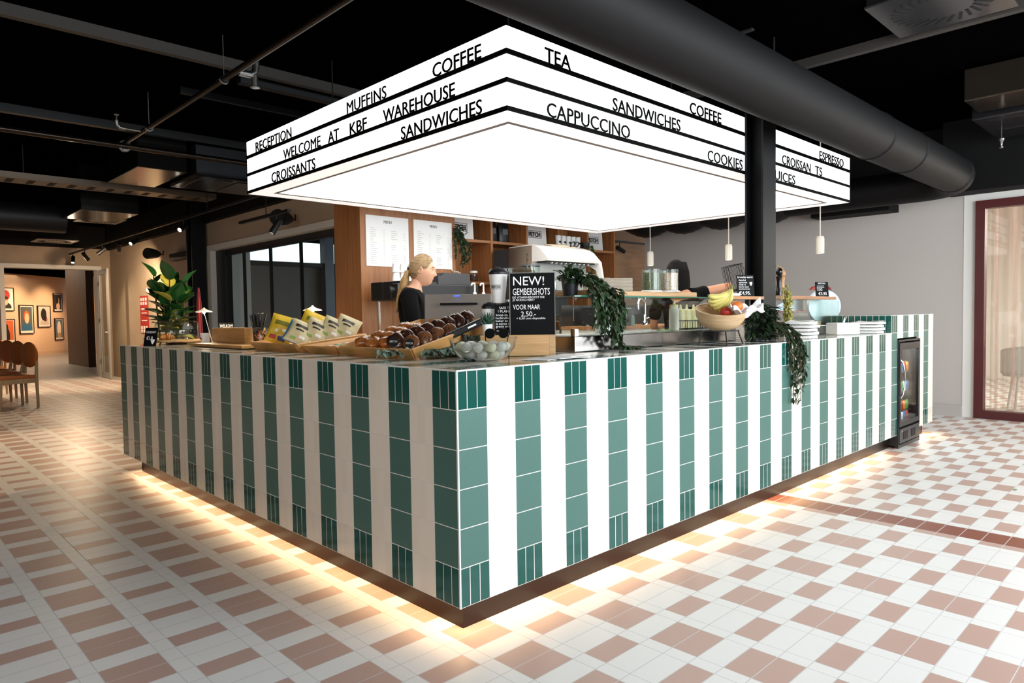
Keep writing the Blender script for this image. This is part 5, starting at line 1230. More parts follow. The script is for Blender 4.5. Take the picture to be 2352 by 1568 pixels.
for x, y, l, m in ((2.375, 0.13, 'orange beside the bananas, the right one', ORG), (2.325, 0.085, 'orange beside the bananas, the front one', ORG), (2.36, 0.22, 'orange at the back of the fruit bowl', ORG), (2.30, 0.15, 'red apple between the bananas and the oranges', mat('apple_red', 'b4382c', 0.3, noise=0.3, nscale=10))):
    o = thing('apple' if 'apple' in l else 'orange', l, 'fruit', (x, y, T+(0.205 if 'apple' in l else 0.238)))
    MB().sphere((0, 0, 0), 0.034, 18, 12, (1, 1, 0.93)).build('fruit_body', m, o, smooth=180); MB().cyl((0, 0, 0.028), (0.002, 0, 0.036), 0.003, n=6).build('stem_end', BTIP, o)
def cl(u, v): x = 0.20*(u-0.5); y = 0.11*(v-0.5); return (x, y, 0.02*math.sin(u*11+v*4)+0.015*math.sin(v*13-u*3)+0.10*(u-0.4)**2)
o = tag(MB().grid(cl, 20, 14).build('napkin', mat('napkin_white', 'e8e8ea', 0.85), smooth=180, solid=0.002), 'crumpled white napkin in the fruit bowl', 'napkin'); o.location = (2.36, 0.05, T+0.215); o.rotation_euler = (0.35, 0.0, -0.7)
# narrow shelf plank with a chalkboard before the column
t = thing('shelf_plank', 'dark wooden plank shelf on black legs in front of the column', 'shelf', (2.33, 0.185, T)); MB().box(0, 0, 0.285, 0.56, 0.10, 0.307, 0.003).build('plank', WALH, t)
for x in (0.42, 0.53): MB().box(x, 0.04, 0, x+0.02, 0.06, 0.285).build('leg', BMETAL, t)
board_sign('chalkboard_sign', 'chalkboard price sign with a heart in front of the column', (2.72, 0.23, T+0.307), 0.125, 0.145, (-0.55, -0.84), [('broodje warm', .006, .125, .013, .11), ('falafel', .014, .105, .011, .05), ('spinazie', .014, .09, .011, .06), ('rode ui', .014, .075, .011, .05), ('kerrie saus', .014, .06, .011, .07), ('komkommer', .014, .046, .010, .08), ('€4,95.', .012, .012, .024, .085), ('\u2665', .092, .075, .02, .02)], 0.1)
o = tag(MB().box(-0.055, -0.04, 0, 0.055, 0.04, 0.018, 0.005).build('paper_pack', PAPERM), 'small white paper pack on the dark plank shelf', 'paper'); o.location = (2.52, 0.235, T+0.308)
# wooden shelf right of the column and what stands on it
t = thing('display_counter', 'glass display counter with wooden top shelf right of the column', 'display case', (3.55, 0.42, T))
MB().box(0.25, 0, 0, 1.33, 0.20, 0.075, 0.004).build('steel_base', STEEL, t); MB().box(0.25, 0.008, 0.075, 1.32, 0.014, 0.292).build('front_glass', GLASS, t); MB().box(1.314, 0.014, 0.075, 1.32, 0.2, 0.292).build('side_glass', GLASS, t)
MB().box(0.1, 0, 0.292, 1.345, 0.2, 0.299).build('top_glass', GLASS, t); MB().box(-0.42, 0.03, 0.30, 1.30, 0.21, 0.328, 0.003).build('wooden_shelf', WALH, t)
for x in (-0.35, 0.28): MB().box(x, 0.18, 0, x+0.02, 0.20, 0.30).build('post', BMETAL, t)
SH3 = T+0.329
t = thing('wire_basket', 'tilted black wire basket standing behind the column', 'basket', (3.30, 0.58, SH3)); t.rotation_euler = (0, math.radians(-14), math.radians(-30)); wire(t, -0.09, 0.06, -0.07, 0.07, 0.05, 0.25, 6)
MB().tube([(-0.09, 0, 0.05), (-0.03, 0, 0.005), (0.05, 0, 0.01), (0.06, 0, 0.05)], 0.004, 6).build('foot', BMETAL, t); t.scale = (0.78, 0.78, 0.95)
def mill(x, y, label, m, h):
    t = thing('pepper_mill', label, 'mill', (x, y, SH3), 0, None); k = h/0.24
    MB().lathe([(0.030, 0), (0.031, 0.01*k), (0.023, 0.05*k), (0.018, 0.10*k), (0.022, 0.14*k), (0.026, 0.155*k), (0.018, 0.165*k)], n=24).build('mill_body', m, t, smooth=50)
    MB().lathe([(0.018, 0.165*k), (0.027, 0.175*k), (0.030, 0.19*k), (0.024, 0.215*k), (0.010, 0.225*k)], n=24).build('mill_head', m, t, smooth=50); MB().sphere((0, 0, 0.232*k), 0.009, 12, 8).build('top_knob', mat('brass', 'b08d4c', 0.25, 1.0), t, smooth=180)
mill(3.84, 0.52, 'black pepper mill on the shelf right of the column', mat('mill_black', '0e0d0d', 0.2), 0.245); mill(3.97, 0.555, 'pale wooden pepper mill behind the black one', mat('mill_wood', 'b0835c', 0.4), 0.235)
board_sign('chalkboard_sign', 'small chalkboard price sign on the right wooden shelf', (4.74, 0.53, SH3), 0.125, 0.135, (-0.6, -0.8), [('SPECIAL', .025, .115, .014, .075), ('carpaccio', .014, .095, .010, .07), ('parmezaan', .014, .082, .010, .07), ('rucola', .014, .069, .010, .05), ('truffel', .014, .056, .010, .05), ('€5,95', .025, .015, .026, .08)], 0.12)
# slicer inside and behind the glass
t = thing('meat_slicer', 'meat slicer with big round white blade guard behind the right display glass', 'slicer', (4.92, 0.745, T)); t.rotation_euler = (0, 0, math.radians(-40)); SLW = mat('slicer_white', '9aa3aa', 0.35, 0.5)
MB().box(-0.24, -0.07, 0, 0.2, 0.10, 0.09, 0.02).build('slicer_base', mat('slicer_red', '8a2b2b', 0.3), t)
MB().lathe([(0, -0.02), (0.155, -0.02), (0.168, 0), (0.155, 0.02), (0, 0.03)], (0.12, -0.08, 0.24), 48, Rx(PI/2), caps=False).build('blade_guard', SLW, t, smooth=40)
MB().box(-0.38, -0.08, 0.19, -0.02, 0.1, 0.205, 0.004).build('carriage', mat('carriage_red', '7a4a48', 0.35, 0.4), t); MB().prism([(-0.36, 0.205), (-0.02, 0.205), (-0.02, 0.30), (-0.16, 0.32)], 0.02, Tr(0, 0.06, 0) @ Rx(PI/2)).build('food_pusher', SLW, t)
MB().lathe([(0.0, 0.05), (0.07, 0.03), (0.09, 0)], (0.14, 0.02, 0.40), 24, Matrix.Diagonal((1.2, 0.8, 1, 1))).build('red_cover', mat('slicer_red', '8a2b2b', 0.3), t, smooth=60)
o = tag(MB().box(-0.06, -0.05, 0, 0.06, 0.05, 0.035, 0.004).build('wooden_block', OAK), 'small wooden block inside the right glass display', 'block'); o.location = (4.5, 0.52, T+0.076)
# dried hops in a vase
t = thing('dried_hops', 'vase of dried pale green hop flowers right of the column', 'plant', (3.66, 0.36, T))
MB().lathe([(0.03, 0), (0.035, 0.05), (0.026, 0.11), (0.03, 0.12), (0.027, 0.12)], n=20).build('vase', GLASS, t, smooth=50)
b, s = MB(), MB()
for i in range(7):
    a = rnd.uniform(0, 6.28); r = rnd.uniform(0, .05); top = rnd.uniform(.25, .44); s.tube([(0, 0, 0.02), (r*math.cos(a)*0.5, r*math.sin(a)*0.5, top*0.5), (r*math.cos(a), r*math.sin(a), top)], 0.002, 5)
    for k in range(26):
        v = rnd.uniform(0.15, 1); p = (r*math.cos(a)*v+rnd.uniform(-.022, .022), r*math.sin(a)*v+rnd.uniform(-.022, .022), 0.03+top*v*0.95)
        for q in range(4): leaf(b, p, (rnd.uniform(-1, 1), rnd.uniform(-1, 1), rnd.uniform(-1, .2)), (0, 0, 1), 0.022, 0.014, 0.3, 0.6, 2)
b.build('flowers', LEAFY, t, recalc=False); s.build('stems', STEM, t)
# trailing plant in front of the column
t = thing('trailing_plant', 'dark green trailing plant hanging over the counter front below the column', 'plant', (2.86, 0.24, T))
MB().lathe([(0.045, 0), (0.058, 0.12), (0.054, 0.12), (0.044, 0.006), (0, 0.006)], n=24, caps=False).build('pot', MATS['pot_black'], t, smooth=40)
b, s = MB(), MB()
for i in range(420): 
    a = rnd.uniform(0, 6.28); rr = rnd.uniform(0.02, .15); zz = rnd.uniform(.02, .24); leaf(b, (rr*math.cos(a)*0.95, rr*math.sin(a)*0.5-0.05, zz), (math.cos(a)+rnd.uniform(-.6, .6), math.sin(a)-.3, rnd.uniform(-.7, .6)), (0, 0, 1), 0.05, 0.028)
for i in range(11):
    dr = rnd.uniform(.10, .34) if i > 2 else rnd.uniform(.36, .44); x0 = rnd.uniform(-.06, .16); vine(b, s, [(x0*.4, -.03, .14), (x0*.8, -.16, .12), (x0, -.235, .05), (x0+.01, -.262, -.02), (x0+.02+rnd.uniform(-.02, .02), -.27, -dr*.5), (x0+.03+rnd.uniform(-.03, .03), -.272, -dr)], rnd, 34, 0.042, 0.024)
b.build('leaves', mat('leaf_deep', '24351f', 0.4, noise=0.5, nscale=30), t, recalc=False); s.build('stems', STEM, t)
# printed paper stacks and the white dispenser
def papers(x, y, w, d, n, rz, label, prints=True):
    for k in range(n):
        t = thing('paper_bag_stack', label + (', lowest bundle', ', second bundle from below', ', third bundle from below', ', bundle under the topmost', ', topmost bundle')[k if k < n-1 else 4], 'paper', (x+0.006*math.sin(k*2.3), y+0.006*math.cos(k*3.1), T+0.026*k), rz+0.05*math.sin(k*1.7), None)
        def f(u, v): return (w*(u-0.5), d*(v-0.5), 0.024+0.004*math.sin(u*5+k)+0.003*math.sin(v*7))
        b = MB(); b.grid(f, 8, 8); b.box(-w/2, -d/2, 0, w/2, d/2, 0.02, 0.004); b.build('sheets', PAPERM, t, smooth=40)
        if k == n-1 and prints: text('printed_word', 'FETCH', 0.035, INKB, t, Tr(-w*0.4, -d*0.42, 0.031), width=w*0.6, ex=0.0003)
papers(3.46, 0.17, 0.20, 0.18, 5, 0.1, 'white printed paper bags right of the column'); papers(4.76, 0.15, 0.20, 0.22, 4, 0.05, 'white printed papers beside the tiled end block')
t = thing('napkin_dispenser', 'white box dispenser tilted on the right worktop', 'dispenser', (4.36, 0.22, T), math.radians(-30)); MB().box(-0.10, -0.07, 0, 0.08, 0.07, 0.10, 0.008).build('case', mat('dispenser_white', 'd9d7d2', 0.4), t); MB().box(0.08, -0.065, 0.004, 0.125, 0.065, 0.098, 0.004).build('front_flap', WHITE, t)
MB().tube([(0.02, 0, 0.10), (0.03, 0, 0.13), (0.06, 0.02, 0.15)], 0.008, 8).build('clip', CHROME, t)
# drinks fridge
t = thing('drinks_fridge', 'black glass door drinks fridge set into the tiled end block', 'fridge', (LX+TP+0.004, -0.012, 0))
FW, FH, FD = 4*TP, 0.97, 0.5
c = MB(); c.box(0, 0.03, 0.02, 0.02, FD, FH); c.box(FW-0.02, 0.03, 0.02, FW, FD, FH); c.box(0.02, 0.03, FH-0.02, FW-0.02, FD, FH); c.box(0.02, 0.03, 0.02, FW-0.02, FD, 0.2); c.box(0.02, FD-0.02, 0.2, FW-0.02, FD, FH-0.02); c.build('cabinet', mat('fridge_black', '17171a', 0.35), t)
c = MB(); c.box(0.0, 0, 0.0, FW, 0.03, 0.03); c.box(0, 0, 0.03, 0.012, 0.03, FH); c.box(FW-0.012, 0, 0.03, FW, 0.03, FH); c.box(0.012, 0, FH-0.015, FW-0.012, 0.03, FH); c.build('surround', MATS['fridge_black'], t)
door = MB(); door.box(0.015, -0.004, 0.19, 0.06, 0.03, FH-0.03); door.box(FW-0.06, -0.004, 0.19, FW-0.015, 0.03, FH-0.03); door.box(0.06, -0.004, FH-0.09, FW-0.06, 0.03, FH-0.03); door.box(0.06, -0.004, 0.19, FW-0.06, 0.03, 0.235); door = door.build('door', MATS['fridge_black'], t)
MB().box(0.06, 0.006, 0.235, FW-0.06, 0.012, FH-0.09).build('door_glass', GLASS, door)
MB().tube([(0.04, -0.004, 0.45), (0.05, -0.02, 0.48), (0.066, -0.03, 0.56), (0.07, -0.032, 0.62), (0.066, -0.03, 0.68), (0.05, -0.02, 0.76), (0.04, -0.004, 0.79)], 0.007, 10).build('door_handle', CHROME, door, smooth=60)
MB().box(0.02, -0.006, 0.04, FW-0.02, 0.02, 0.17, 0.004).build('vent_panel', mat('fridge_panel', '2a2a2d', 0.4), t)
for x in (0.12, 0.34): MB().box(x, -0.0085, 0.07, x+0.12, -0.006, 0.14).build('vent_grille', mat('slot_black', '050505', 0.7), t)
for x in (0.06, FW-0.06): MB().cyl((x, -0.012, 0.15), (x, -0.004, 0.15), 0.010, n=12).build('screw_cap', CHROME, t)
for z in (0.30, 0.48, 0.66): MB().box(0.04, 0.05, z, FW-0.04, FD-0.04, z+0.006).build('shelf', STEEL, t)
area('fridge_lamp', (LX+TP+0.31, 0.1, 0.93), (0, 0, 0), 0.4, 0.05, 7.0, (0.9, 0.95, 1.0))
CANC = [('red', 'b8322a'), ('orange', 'd9822b'), ('green', '4d8f4a'), ('white', 'dedede'), ('blue', '3d6aa8')]
cans = {}
for zi, z in enumerate((0.207, 0.307, 0.487, 0.667)):
    for k in range(6):
        nm, cc = CANC[(k+2*zi) % 5]; l = '%s drink can on the %s fridge shelf' % (nm, ('lowest', 'lower', 'middle', 'upper')[zi]); p = (LX+TP+0.11+0.076*k, 0.08, z)
        if nm not in cans:
            cans[nm] = q = thing('drink_can', l, 'can', p, 0, 'drink cans in the fridge'); MB().lathe([(0.024, 0), (0.03, 0.008), (0.03, 0.07), (0.026, 0.082), (0.024, 0.085)], n=18).build('can_body', mat('can_' + nm, cc, 0.3, 0.3), q, smooth=40); MB().lathe([(0, 0.086), (0.024, 0.0855), (0.026, 0.087)], n=18, caps=False).build('can_top', STEEL, q)
        else: dup(cans[nm], p, None, l)

# ------------------------------------------------------------------ people
SKIN = mat('skin_light', 'cf9c7e', 0.5, sub=0.15, noise=0.05, nscale=30); SKIN2 = mat('skin_tan', 'b87f5e', 0.5, sub=0.15, noise=0.05, nscale=30)
TEE = mat('black_tshirt', '0b0b0c', 0.9, noise=0.2, nscale=60, spec=0.12); JEANS = mat('dark_trousers', '17181c', 0.85); SHOE = mat('black_shoes', '121212', 0.5)
BLOND = wood('blond_hair', '5f4630', 'b1946c', 0.55, (9, 9, 70), 2.2, spec=0.3); DARKH = wood('dark_hair', '080706', '110e0d', 0.7, (60, 60, 5), 3.0, spec=0.1)
def skin_mesh(nodes, edges, root, subd=2):
    me = bpy.data.meshes.new('skeleton'); keys = list(nodes)
    me.from_pydata([nodes[k][0] for k in keys], [(keys.index(a), keys.index(b)) for a, b in edges], [])
    o = bpy.data.objects.new('tmp', me); COL.objects.link(o)
    md = o.modifiers.new('skin', 'SKIN'); md.use_smooth_shade = True
    sv = me.skin_vertices[0].data
    for i, k in enumerate(keys):
        r = nodes[k][1]; sv[i].radius = (r, r) if not isinstance(r, tuple) else r; sv[i].use_root = (k == root)
    m2 = o.modifiers.new('sub', 'SUBSURF'); m2.levels = subd
    dg = bpy.context.evaluated_depsgraph_get(); dg.update()
    r = bpy.data.meshes.new_from_object(o.evaluated_get(dg)); bpy.data.objects.remove(o); return r
def gauss(d2, s): return math.exp(-d2/(2*s*s))
def head_point(th, ph, off=0.0):
    """th: azimuth, 0 = face direction (+y); ph: elevation. unit head about 0.23 tall"""
    dx, dy, dz = math.sin(th)*math.cos(ph), math.cos(th)*math.cos(ph), math.sin(ph)
    rx, ry, rz = 0.074, 0.092, 0.115
    x, y, z = rx*dx, ry*dy, rz*dz
    low = max(0.0, -dz)
    x *= 1 - 0.28*low; 
    if dy > 0: y *= 1 - 0.04*low
    else: y *= 1 - 0.30*low**1.2; 
    if dy > 0:
        at = abs(th)
        n = gauss(th**2, 0.085)
        y += 0.023*n*gauss((z+0.024)**2, 0.010) + 0.011*n*gauss((z-0.0)**2, 0.020)          # nose
        y += 0.006*gauss((z-0.026)**2, 0.010)*gauss(th**2, 0.6)                              # brow
        y -= 0.013*gauss((z-0.008)**2, 0.011)*gauss((at-0.42)**2, 0.17)                      # eye sockets
        y += 0.007*gauss(th**2, 0.22)*gauss((z+0.052)**2, 0.006) + 0.006*gauss(th**2, 0.2)*gauss((z+0.064)**2, 0.006)   # lips
        y -= 0.004*gauss(th**2, 0.2)*gauss((z+0.058)**2, 0.003)
        y += 0.022*gauss(th**2, 0.42)*gauss((z+0.096)**2, 0.020)                             # chin
        x += math.copysign(0.003*gauss((at-0.8)**2, 0.25)*gauss((z+0.02)**2, 0.02), th)      # cheek
    k = 1 + off/0.09
    return Vector((x*k, y*k, z*k))
def person(name, label, loc, rz, nodes, edges, skin, hair, head_c, head_rot, neckname, hairfn):
    t = thing(name, label, 'person', loc, rz)
    # body: one continuous surface - limbs grown from a skeleton, head merged in, then fused
    me = skin_mesh(nodes, edges, 'pelvis')
    b = MB(); b.bm.from_mesh(me); bpy.data.meshes.remove(me)
    HM = Tr(*head_c) @ head_rot
    def hf(u, v): return HM @ head_point(-PI+2*PI*u, -PI/2+PI*v)
    hb = MB(); hb.grid(hf, 64, 48, closed_u=True); bmesh.ops.remove_doubles(hb.bm, verts=hb.bm.verts, dist=1e-5)
    for s in (-1, 1):   # ears
        hb.lathe([(0, -0.006), (0.018, -0.004), (0.024, 0.003), (0.019, 0.007), (0.010, 0.003), (0, 0.003)], (0, 0, 0), 16, HM @ Tr(s*0.073, -0.004, 0.0) @ Rz(-s*0.35) @ Ry(s*PI/2) @ Matrix.Diagonal((1.25, 0.8, 1, 1)), caps=False)
    hm = bpy.data.meshes.new('h'); bmesh.ops.recalc_face_normals(hb.bm, faces=hb.bm.faces); hb.bm.to_mesh(hm); hb.bm.free(); b.bm.from_mesh(hm); bpy.data.meshes.remove(hm)
    o = b.build('tmpbody', skin, None)
    md = o.modifiers.new('fuse', 'REMESH'); md.mode = 'VOXEL'; md.use_smooth_shade = True
    ms = o.modifiers.new('relax', 'SMOOTH'); ms.iterations = 2; ms.factor = 0.4
    for vox in (0.0039, 0.0044, 0.0048, 0.0053, 0.006):
        md.voxel_size = vox
        dg = bpy.context.evaluated_depsgraph_get(); dg.update(); bm_ = bpy.data.meshes.new_from_object(o.evaluated_get(dg))
        if len(bm_.vertices) * vox * vox > 1.5: break
    bpy.data.objects.remove(o)
    bm_.name = 'body'; o = bpy.data.objects.new('body', bm_); COL.objects.link(o); o.parent = t
    for p in bm_.polygons: p.use_smooth = True
    # eyes, brows, lips
    for s in (-1, 1):
        e = MB(); e.sphere(HM @ (head_point(s*0.40, 0.07)*0.965), 0.0105, 14, 10, (1, 1, 0.6)); e.build('eye', mat('eye_white', 'd9d2cc', 0.2), t, smooth=180)
        e = MB(); e.sphere(HM @ (head_point(s*0.37, 0.07)*1.035), 0.0050, 10, 8); e.build('iris', mat('iris_dark', '2a2320', 0.15), t, smooth=180)
        e = MB(); e.tube([HM @ (head_point(s*(0.2+0.1*k), 0.27+0.02*math.sin(k*0.9))*1.012) for k in range(5)], [0.0015, 0.003, 0.003, 0.0025, 0.001], 6); e.build('eyebrow', mat('brow_' + hair.name, '6b4a2c' if hair is BLOND else '1a1412', 0.8), t, smooth=180)
    e = MB(); e.tube([HM @ (head_point(-0.3+0.1*k, -0.52-0.015*abs(k-3)*0)*1.015) for k in range(7)], [0.001, 0.0035, 0.005, 0.0045, 0.005, 0.0035, 0.001], 6); e.build('lips', mat('lips', 'b5756a', 0.45), t, smooth=180)
    # hair cap
    e = MB()
    def cap(u, v):
        th = -PI+2*PI*u; lo = hairfn(th); ph = lo + (PI/2-lo)*v
        return HM @ head_point(th, ph, 0.010*min(1, v*6+0.25) + 0.0015*math.sin(th*34+v*5))
    e.grid(cap, 96, 20, closed_u=True); bmesh.ops.remove_doubles(e.bm, verts=e.bm.verts, dist=1e-5)
    e.build('hair', hair, t, smooth=180)
    return t, HM
def legs(n, e, x=0.09):
    for s, k in ((-1, 'l'), (1, 'r')):
        n['hip'+k] = ((s*x, 0, 0.90), 0.085); n['knee'+k] = ((s*(x+0.005), 0.02, 0.49), 0.055); n['shin'+k] = ((s*(x+0.005), -0.01, 0.33), 0.052); n['ank'+k] = ((s*(x+0.005), -0.02, 0.085), 0.036); n['heel'+k] = ((s*(x+0.005), 0.02, 0.04), 0.036); n['toe'+k] = ((s*(x+0.02), 0.14, 0.03), 0.028)
        e += [('pelvis', 'hip'+k), ('hip'+k, 'knee'+k), ('knee'+k, 'shin'+k), ('shin'+k, 'ank'+k), ('ank'+k, 'heel'+k), ('heel'+k, 'toe'+k)]
def hand(n, e, k, w, d, side, curl=0.5):
    """palm and five fingers from wrist w along d; side = thumb direction"""
    w, d, sd = Vector(w), Vector(d).normalized(), Vector(side).normalized(); nrm = d.cross(sd)
    n['palm'+k] = (tuple(w+d*0.05), 0.024); e.append(('wri'+k, 'palm'+k))
    for i, (o_, L) in enumerate(((0.028, 0.070), (0.010, 0.080), (-0.009, 0.074), (-0.026, 0.058))):
        p0 = w+d*0.085+sd*o_; p1 = p0+(d+nrm*curl*0.4).normalized()*L*0.5; p2 = p1+(d*0.8+nrm*curl).normalized()*L*0.5
        for q, p, r in (('a', p0, 0.0095), ('b', p1, 0.0085), ('c', p2, 0.007)): n['f%d%s%s' % (i, q, k)] = (tuple(p), r)
        e += [('palm'+k, 'f%da%s' % (i, k)), ('f%da%s' % (i, k), 'f%db%s' % (i, k)), ('f%db%s' % (i, k), 'f%dc%s' % (i, k))]
    t0 = w+d*0.03+sd*0.03; t1 = t0+(d*0.6+sd*0.7).normalized()*0.035; t2 = t1+(d+sd*0.25).normalized()*0.03
    n['t0'+k] = (tuple(t0), 0.012); n['t1'+k] = (tuple(t1), 0.0095); n['t2'+k] = (tuple(t2), 0.0075)
    e += [('palm'+k, 't0'+k), ('t0'+k, 't1'+k), ('t1'+k, 't2'+k)]
def cloth(name, nodes, edges, root, m, t, subd=2):
    me = skin_mesh(nodes, edges, root, subd); me.materials.append(m); me.name = name
    for p in me.polygons: p.use_smooth = True
    o = bpy.data.objects.new(name, me); COL.objects.link(o); o.parent = t; return o
def grown(nodes, keys, add, extra=None):
    r = {}
    for k in keys:
        p, rad = nodes[k]; r[k] = (p, tuple(v+add for v in rad) if isinstance(rad, tuple) else rad+add)
    if extra: r.update(extra)
    return r
# blonde woman in profile (local +y is the way she looks)
n = {'pelvis': ((0, 0, 0.95), (0.13, 0.10)), 'waist': ((0, -0.005, 1.08), (0.115, 0.085)), 'chest': ((0, -0.035, 1.24), (0.145, 0.118)), 'upper': ((0, -0.05, 1.385), (0.105, 0.08)), 'neck': ((0, -0.018, 1.46), 0.047), 'skull': ((0, 0.008, 1.56), 0.045)}
e = [('pelvis', 'waist'), ('waist', 'chest'), ('chest', 'upper'), ('upper', 'neck'), ('neck', 'skull')]
legs(n, e)
for s, k in ((-1, 'l'), (1, 'r')):
    n['sho'+k] = ((s*0.16, -0.045, 1.395), 0.055); n['arm'+k] = ((s*0.19, -0.01, 1.26), 0.044); n['elb'+k] = ((s*0.20, -0.005, 1.10), 0.036); n['for'+k] = ((s*0.185, 0.12, 1.075), 0.034); n['wri'+k] = ((s*0.15, 0.24, 1.08), 0.024)
    e += [('upper', 'sho'+k), ('sho'+k, 'arm'+k), ('arm'+k, 'elb'+k), ('elb'+k, 'for'+k), ('for'+k, 'wri'+k)]; hand(n, e, k, (s*0.15, 0.24, 1.08), (-s*0.2, 1, -0.05), (-s, 0, 0.1))
RZW = math.radians(-134)
HLW = ((0, 0.70), (0.45, 0.66), (0.85, 0.42), (1.1, 0.15), (1.3, 0.05), (1.5, 0.14), (1.72, 0.05), (1.9, -0.4), (2.3, -0.66), (3.15, -0.68))
def hf_w(th):
    a = abs(th)
    for (a0, h0), (a1, h1) in zip(HLW[:-1], HLW[1:]):
        if a <= a1: return h0 + (h1-h0)*(a-a0)/(a1-a0)
    return HLW[-1][1]
W_, HMW = person('person', 'woman with blond ponytail in a black T-shirt behind the till, looking right', (1.46, 2.22, 0), RZW, n, e, SKIN, BLOND, (0, 0.035, 1.585), Rx(-0.10), 'neck', hf_w)
tee = grown(n, ('pelvis', 'waist', 'chest', 'upper', 'shol', 'shor', 'arml', 'armr'), 0.014); tee['pelvis'] = ((0, 0, 0.93), (0.155, 0.125)); tee['upper'] = ((0, -0.05, 1.39), (0.125, 0.098)); tee['nk'] = ((0, -0.03, 1.445), 0.062)
for s, k in ((-1, 'l'), (1, 'r')): tee['slv'+k] = ((s*0.206, -0.008, 1.15), 0.064); tee['arm'+k] = ((s*0.198, -0.02, 1.26), 0.068); tee['sho'+k] = ((s*0.163, -0.045, 1.395), 0.072)
te = [('pelvis', 'waist'), ('waist', 'chest'), ('chest', 'upper'), ('upper', 'nk'), ('upper', 'shol'), ('upper', 'shor'), ('shol', 'arml'), ('shor', 'armr'), ('arml', 'slvl'), ('armr', 'slvr')]
cloth('tshirt', tee, te, 'pelvis', TEE, W_)
tr = {'pelvis': ((0, 0, 0.94), (0.145, 0.115))}; tre = []
for k in 'lr':
    for q, a in (('hip', .016), ('knee', .018), ('shin', .016), ('ank', .022)): tr[q+k] = (n[q+k][0], n[q+k][1]+a)
    tre += [('pelvis', 'hip'+k), ('hip'+k, 'knee'+k), ('knee'+k, 'shin'+k), ('shin'+k, 'ank'+k)]
cloth('trousers', tr, tre, 'pelvis', JEANS, W_)
def shoes(n, t):
    for k in 'lr':
        x = n['heel'+k][0][0]; cloth('shoe', {'a': ((x, -0.03, 0.05), 0.046), 'b': ((x, 0.05, 0.045), 0.045), 'c': (n['toe'+k][0], 0.034)}, [('a', 'b'), ('b', 'c')], 'a', SHOE, t)
shoes(n, W_)
b = MB(); rb = random.Random(2)
PONY = wood('blond_ponytail', '6a4d30', 'b4945f', 0.55, (60, 60, 6), 3.0, spec=0.3)
base = HMW @ Vector((0, -0.092, -0.002))
for i in range(16):
    a = 2*PI*i/16; r0 = 0.014 if i % 2 else 0.024; dx, dy = r0*math.cos(a), r0*math.sin(a)
    b.tube([base+Vector((dx*0.3, 0.01, dy*0.3)), base+Vector((dx, -0.022, -0.025+dy*0.5)), base+Vector((dx*1.3, -0.042+dy*0.5, -0.09)), base+Vector((dx*1.3, -0.062+dy*0.5, -0.16)), base+Vector((dx*1.0, -0.085+dy*0.4, -0.23)), base+Vector((dx*0.4+0.005*math.sin(i), -0.105, -0.29-0.03*rb.random()))], [0.010, 0.019, 0.022, 0.020, 0.015, 0.004], 7)
b.build('ponytail', PONY, W_, smooth=180)
MB().tube([base+Vector((0.02*math.cos(q), -0.012, 0.02*math.sin(q))) for q in [2*PI*i/14 for i in range(14)]], 0.006, 6, closed=True).build('hair_tie', BLACK, W_, smooth=180)

# dark haired colleague seen from behind, right arm lifted sideways
n = {'pelvis': ((0, 0, 0.95), (0.13, 0.10)), 'waist': ((0, 0.01, 1.08), (0.115, 0.085)), 'chest': ((0, 0.03, 1.25), (0.135, 0.10)), 'upper': ((0.0, 0.04, 1.38), (0.11, 0.075)), 'neck': ((-0.005, 0.06, 1.46), 0.052), 'skull': ((-0.01, 0.09, 1.56), 0.05)}
e = [('pelvis', 'waist'), ('waist', 'chest'), ('chest', 'upper'), ('upper', 'neck'), ('neck', 'skull')]
legs(n, e)
n['shor'] = ((0.165, 0.05, 1.40), 0.053); n['armr'] = ((0.28, 0.06, 1.43), 0.045); n['elbr'] = ((0.46, 0.085, 1.47), 0.037); n['forr'] = ((0.42, 0.20, 1.45), 0.034); n['wrir'] = ((0.35, 0.33, 1.41), 0.024)
n['shol'] = ((-0.16, 0.04, 1.375), 0.053); n['arml'] = ((-0.20, 0.06, 1.26), 0.044); n['elbl'] = ((-0.21, 0.09, 1.12), 0.037); n['forl'] = ((-0.17, 0.21, 1.10), 0.034); n['wril'] = ((-0.12, 0.32, 1.12), 0.024)
for k in 'lr': e += [('upper', 'sho'+k), ('sho'+k, 'arm'+k), ('arm'+k, 'elb'+k), ('elb'+k, 'for'+k), ('for'+k, 'wri'+k)]
hand(n, e, 'r', n['wrir'][0], (-0.5, 0.8, -0.1), (-0.8, -0.5, 0.1)); hand(n, e, 'l', n['wril'][0], (0.3, 0.9, 0), (0.9, -0.3, 0.1))
RZM = math.radians(-48)
M_, HMM = person('person', 'person with long dark hair in a black T-shirt seen from behind, right arm raised', (3.56, 1.28, 0), RZM, n, e, SKIN2, DARKH, (-0.012, 0.10, 1.585), Rx(-0.25) @ Rz(0.3), 'neck', lambda th: 0.5 if abs(th) < 0.5 else 0.5-1.35*min(1, (abs(th)-0.5)/0.9))
tee = grown(n, ('pelvis', 'waist', 'chest', 'upper'), 0.014); tee['pelvis'] = ((0, 0, 0.93), (0.155, 0.125)); tee['nk'] = ((0, 0.05, 1.425), 0.066)
tee.update({'shor': ((0.165, 0.05, 1.395), 0.068), 'armr': ((0.215, 0.055, 1.412), 0.066), 'slvr': ((0.27, 0.062, 1.43), 0.062), 'shol': ((-0.16, 0.04, 1.375), 0.066), 'arml': ((-0.20, 0.06, 1.26), 0.062), 'slvl': ((-0.208, 0.075, 1.17), 0.058)})
cloth('tshirt', tee, te, 'pelvis', TEE, M_)
cloth('trousers', {k: (v[0], v[1]) for k, v in tr.items()}, tre, 'pelvis', JEANS, M_); shoes(n, M_)
b = MB(); base = HMM @ Vector((0, -0.06, 0.03))
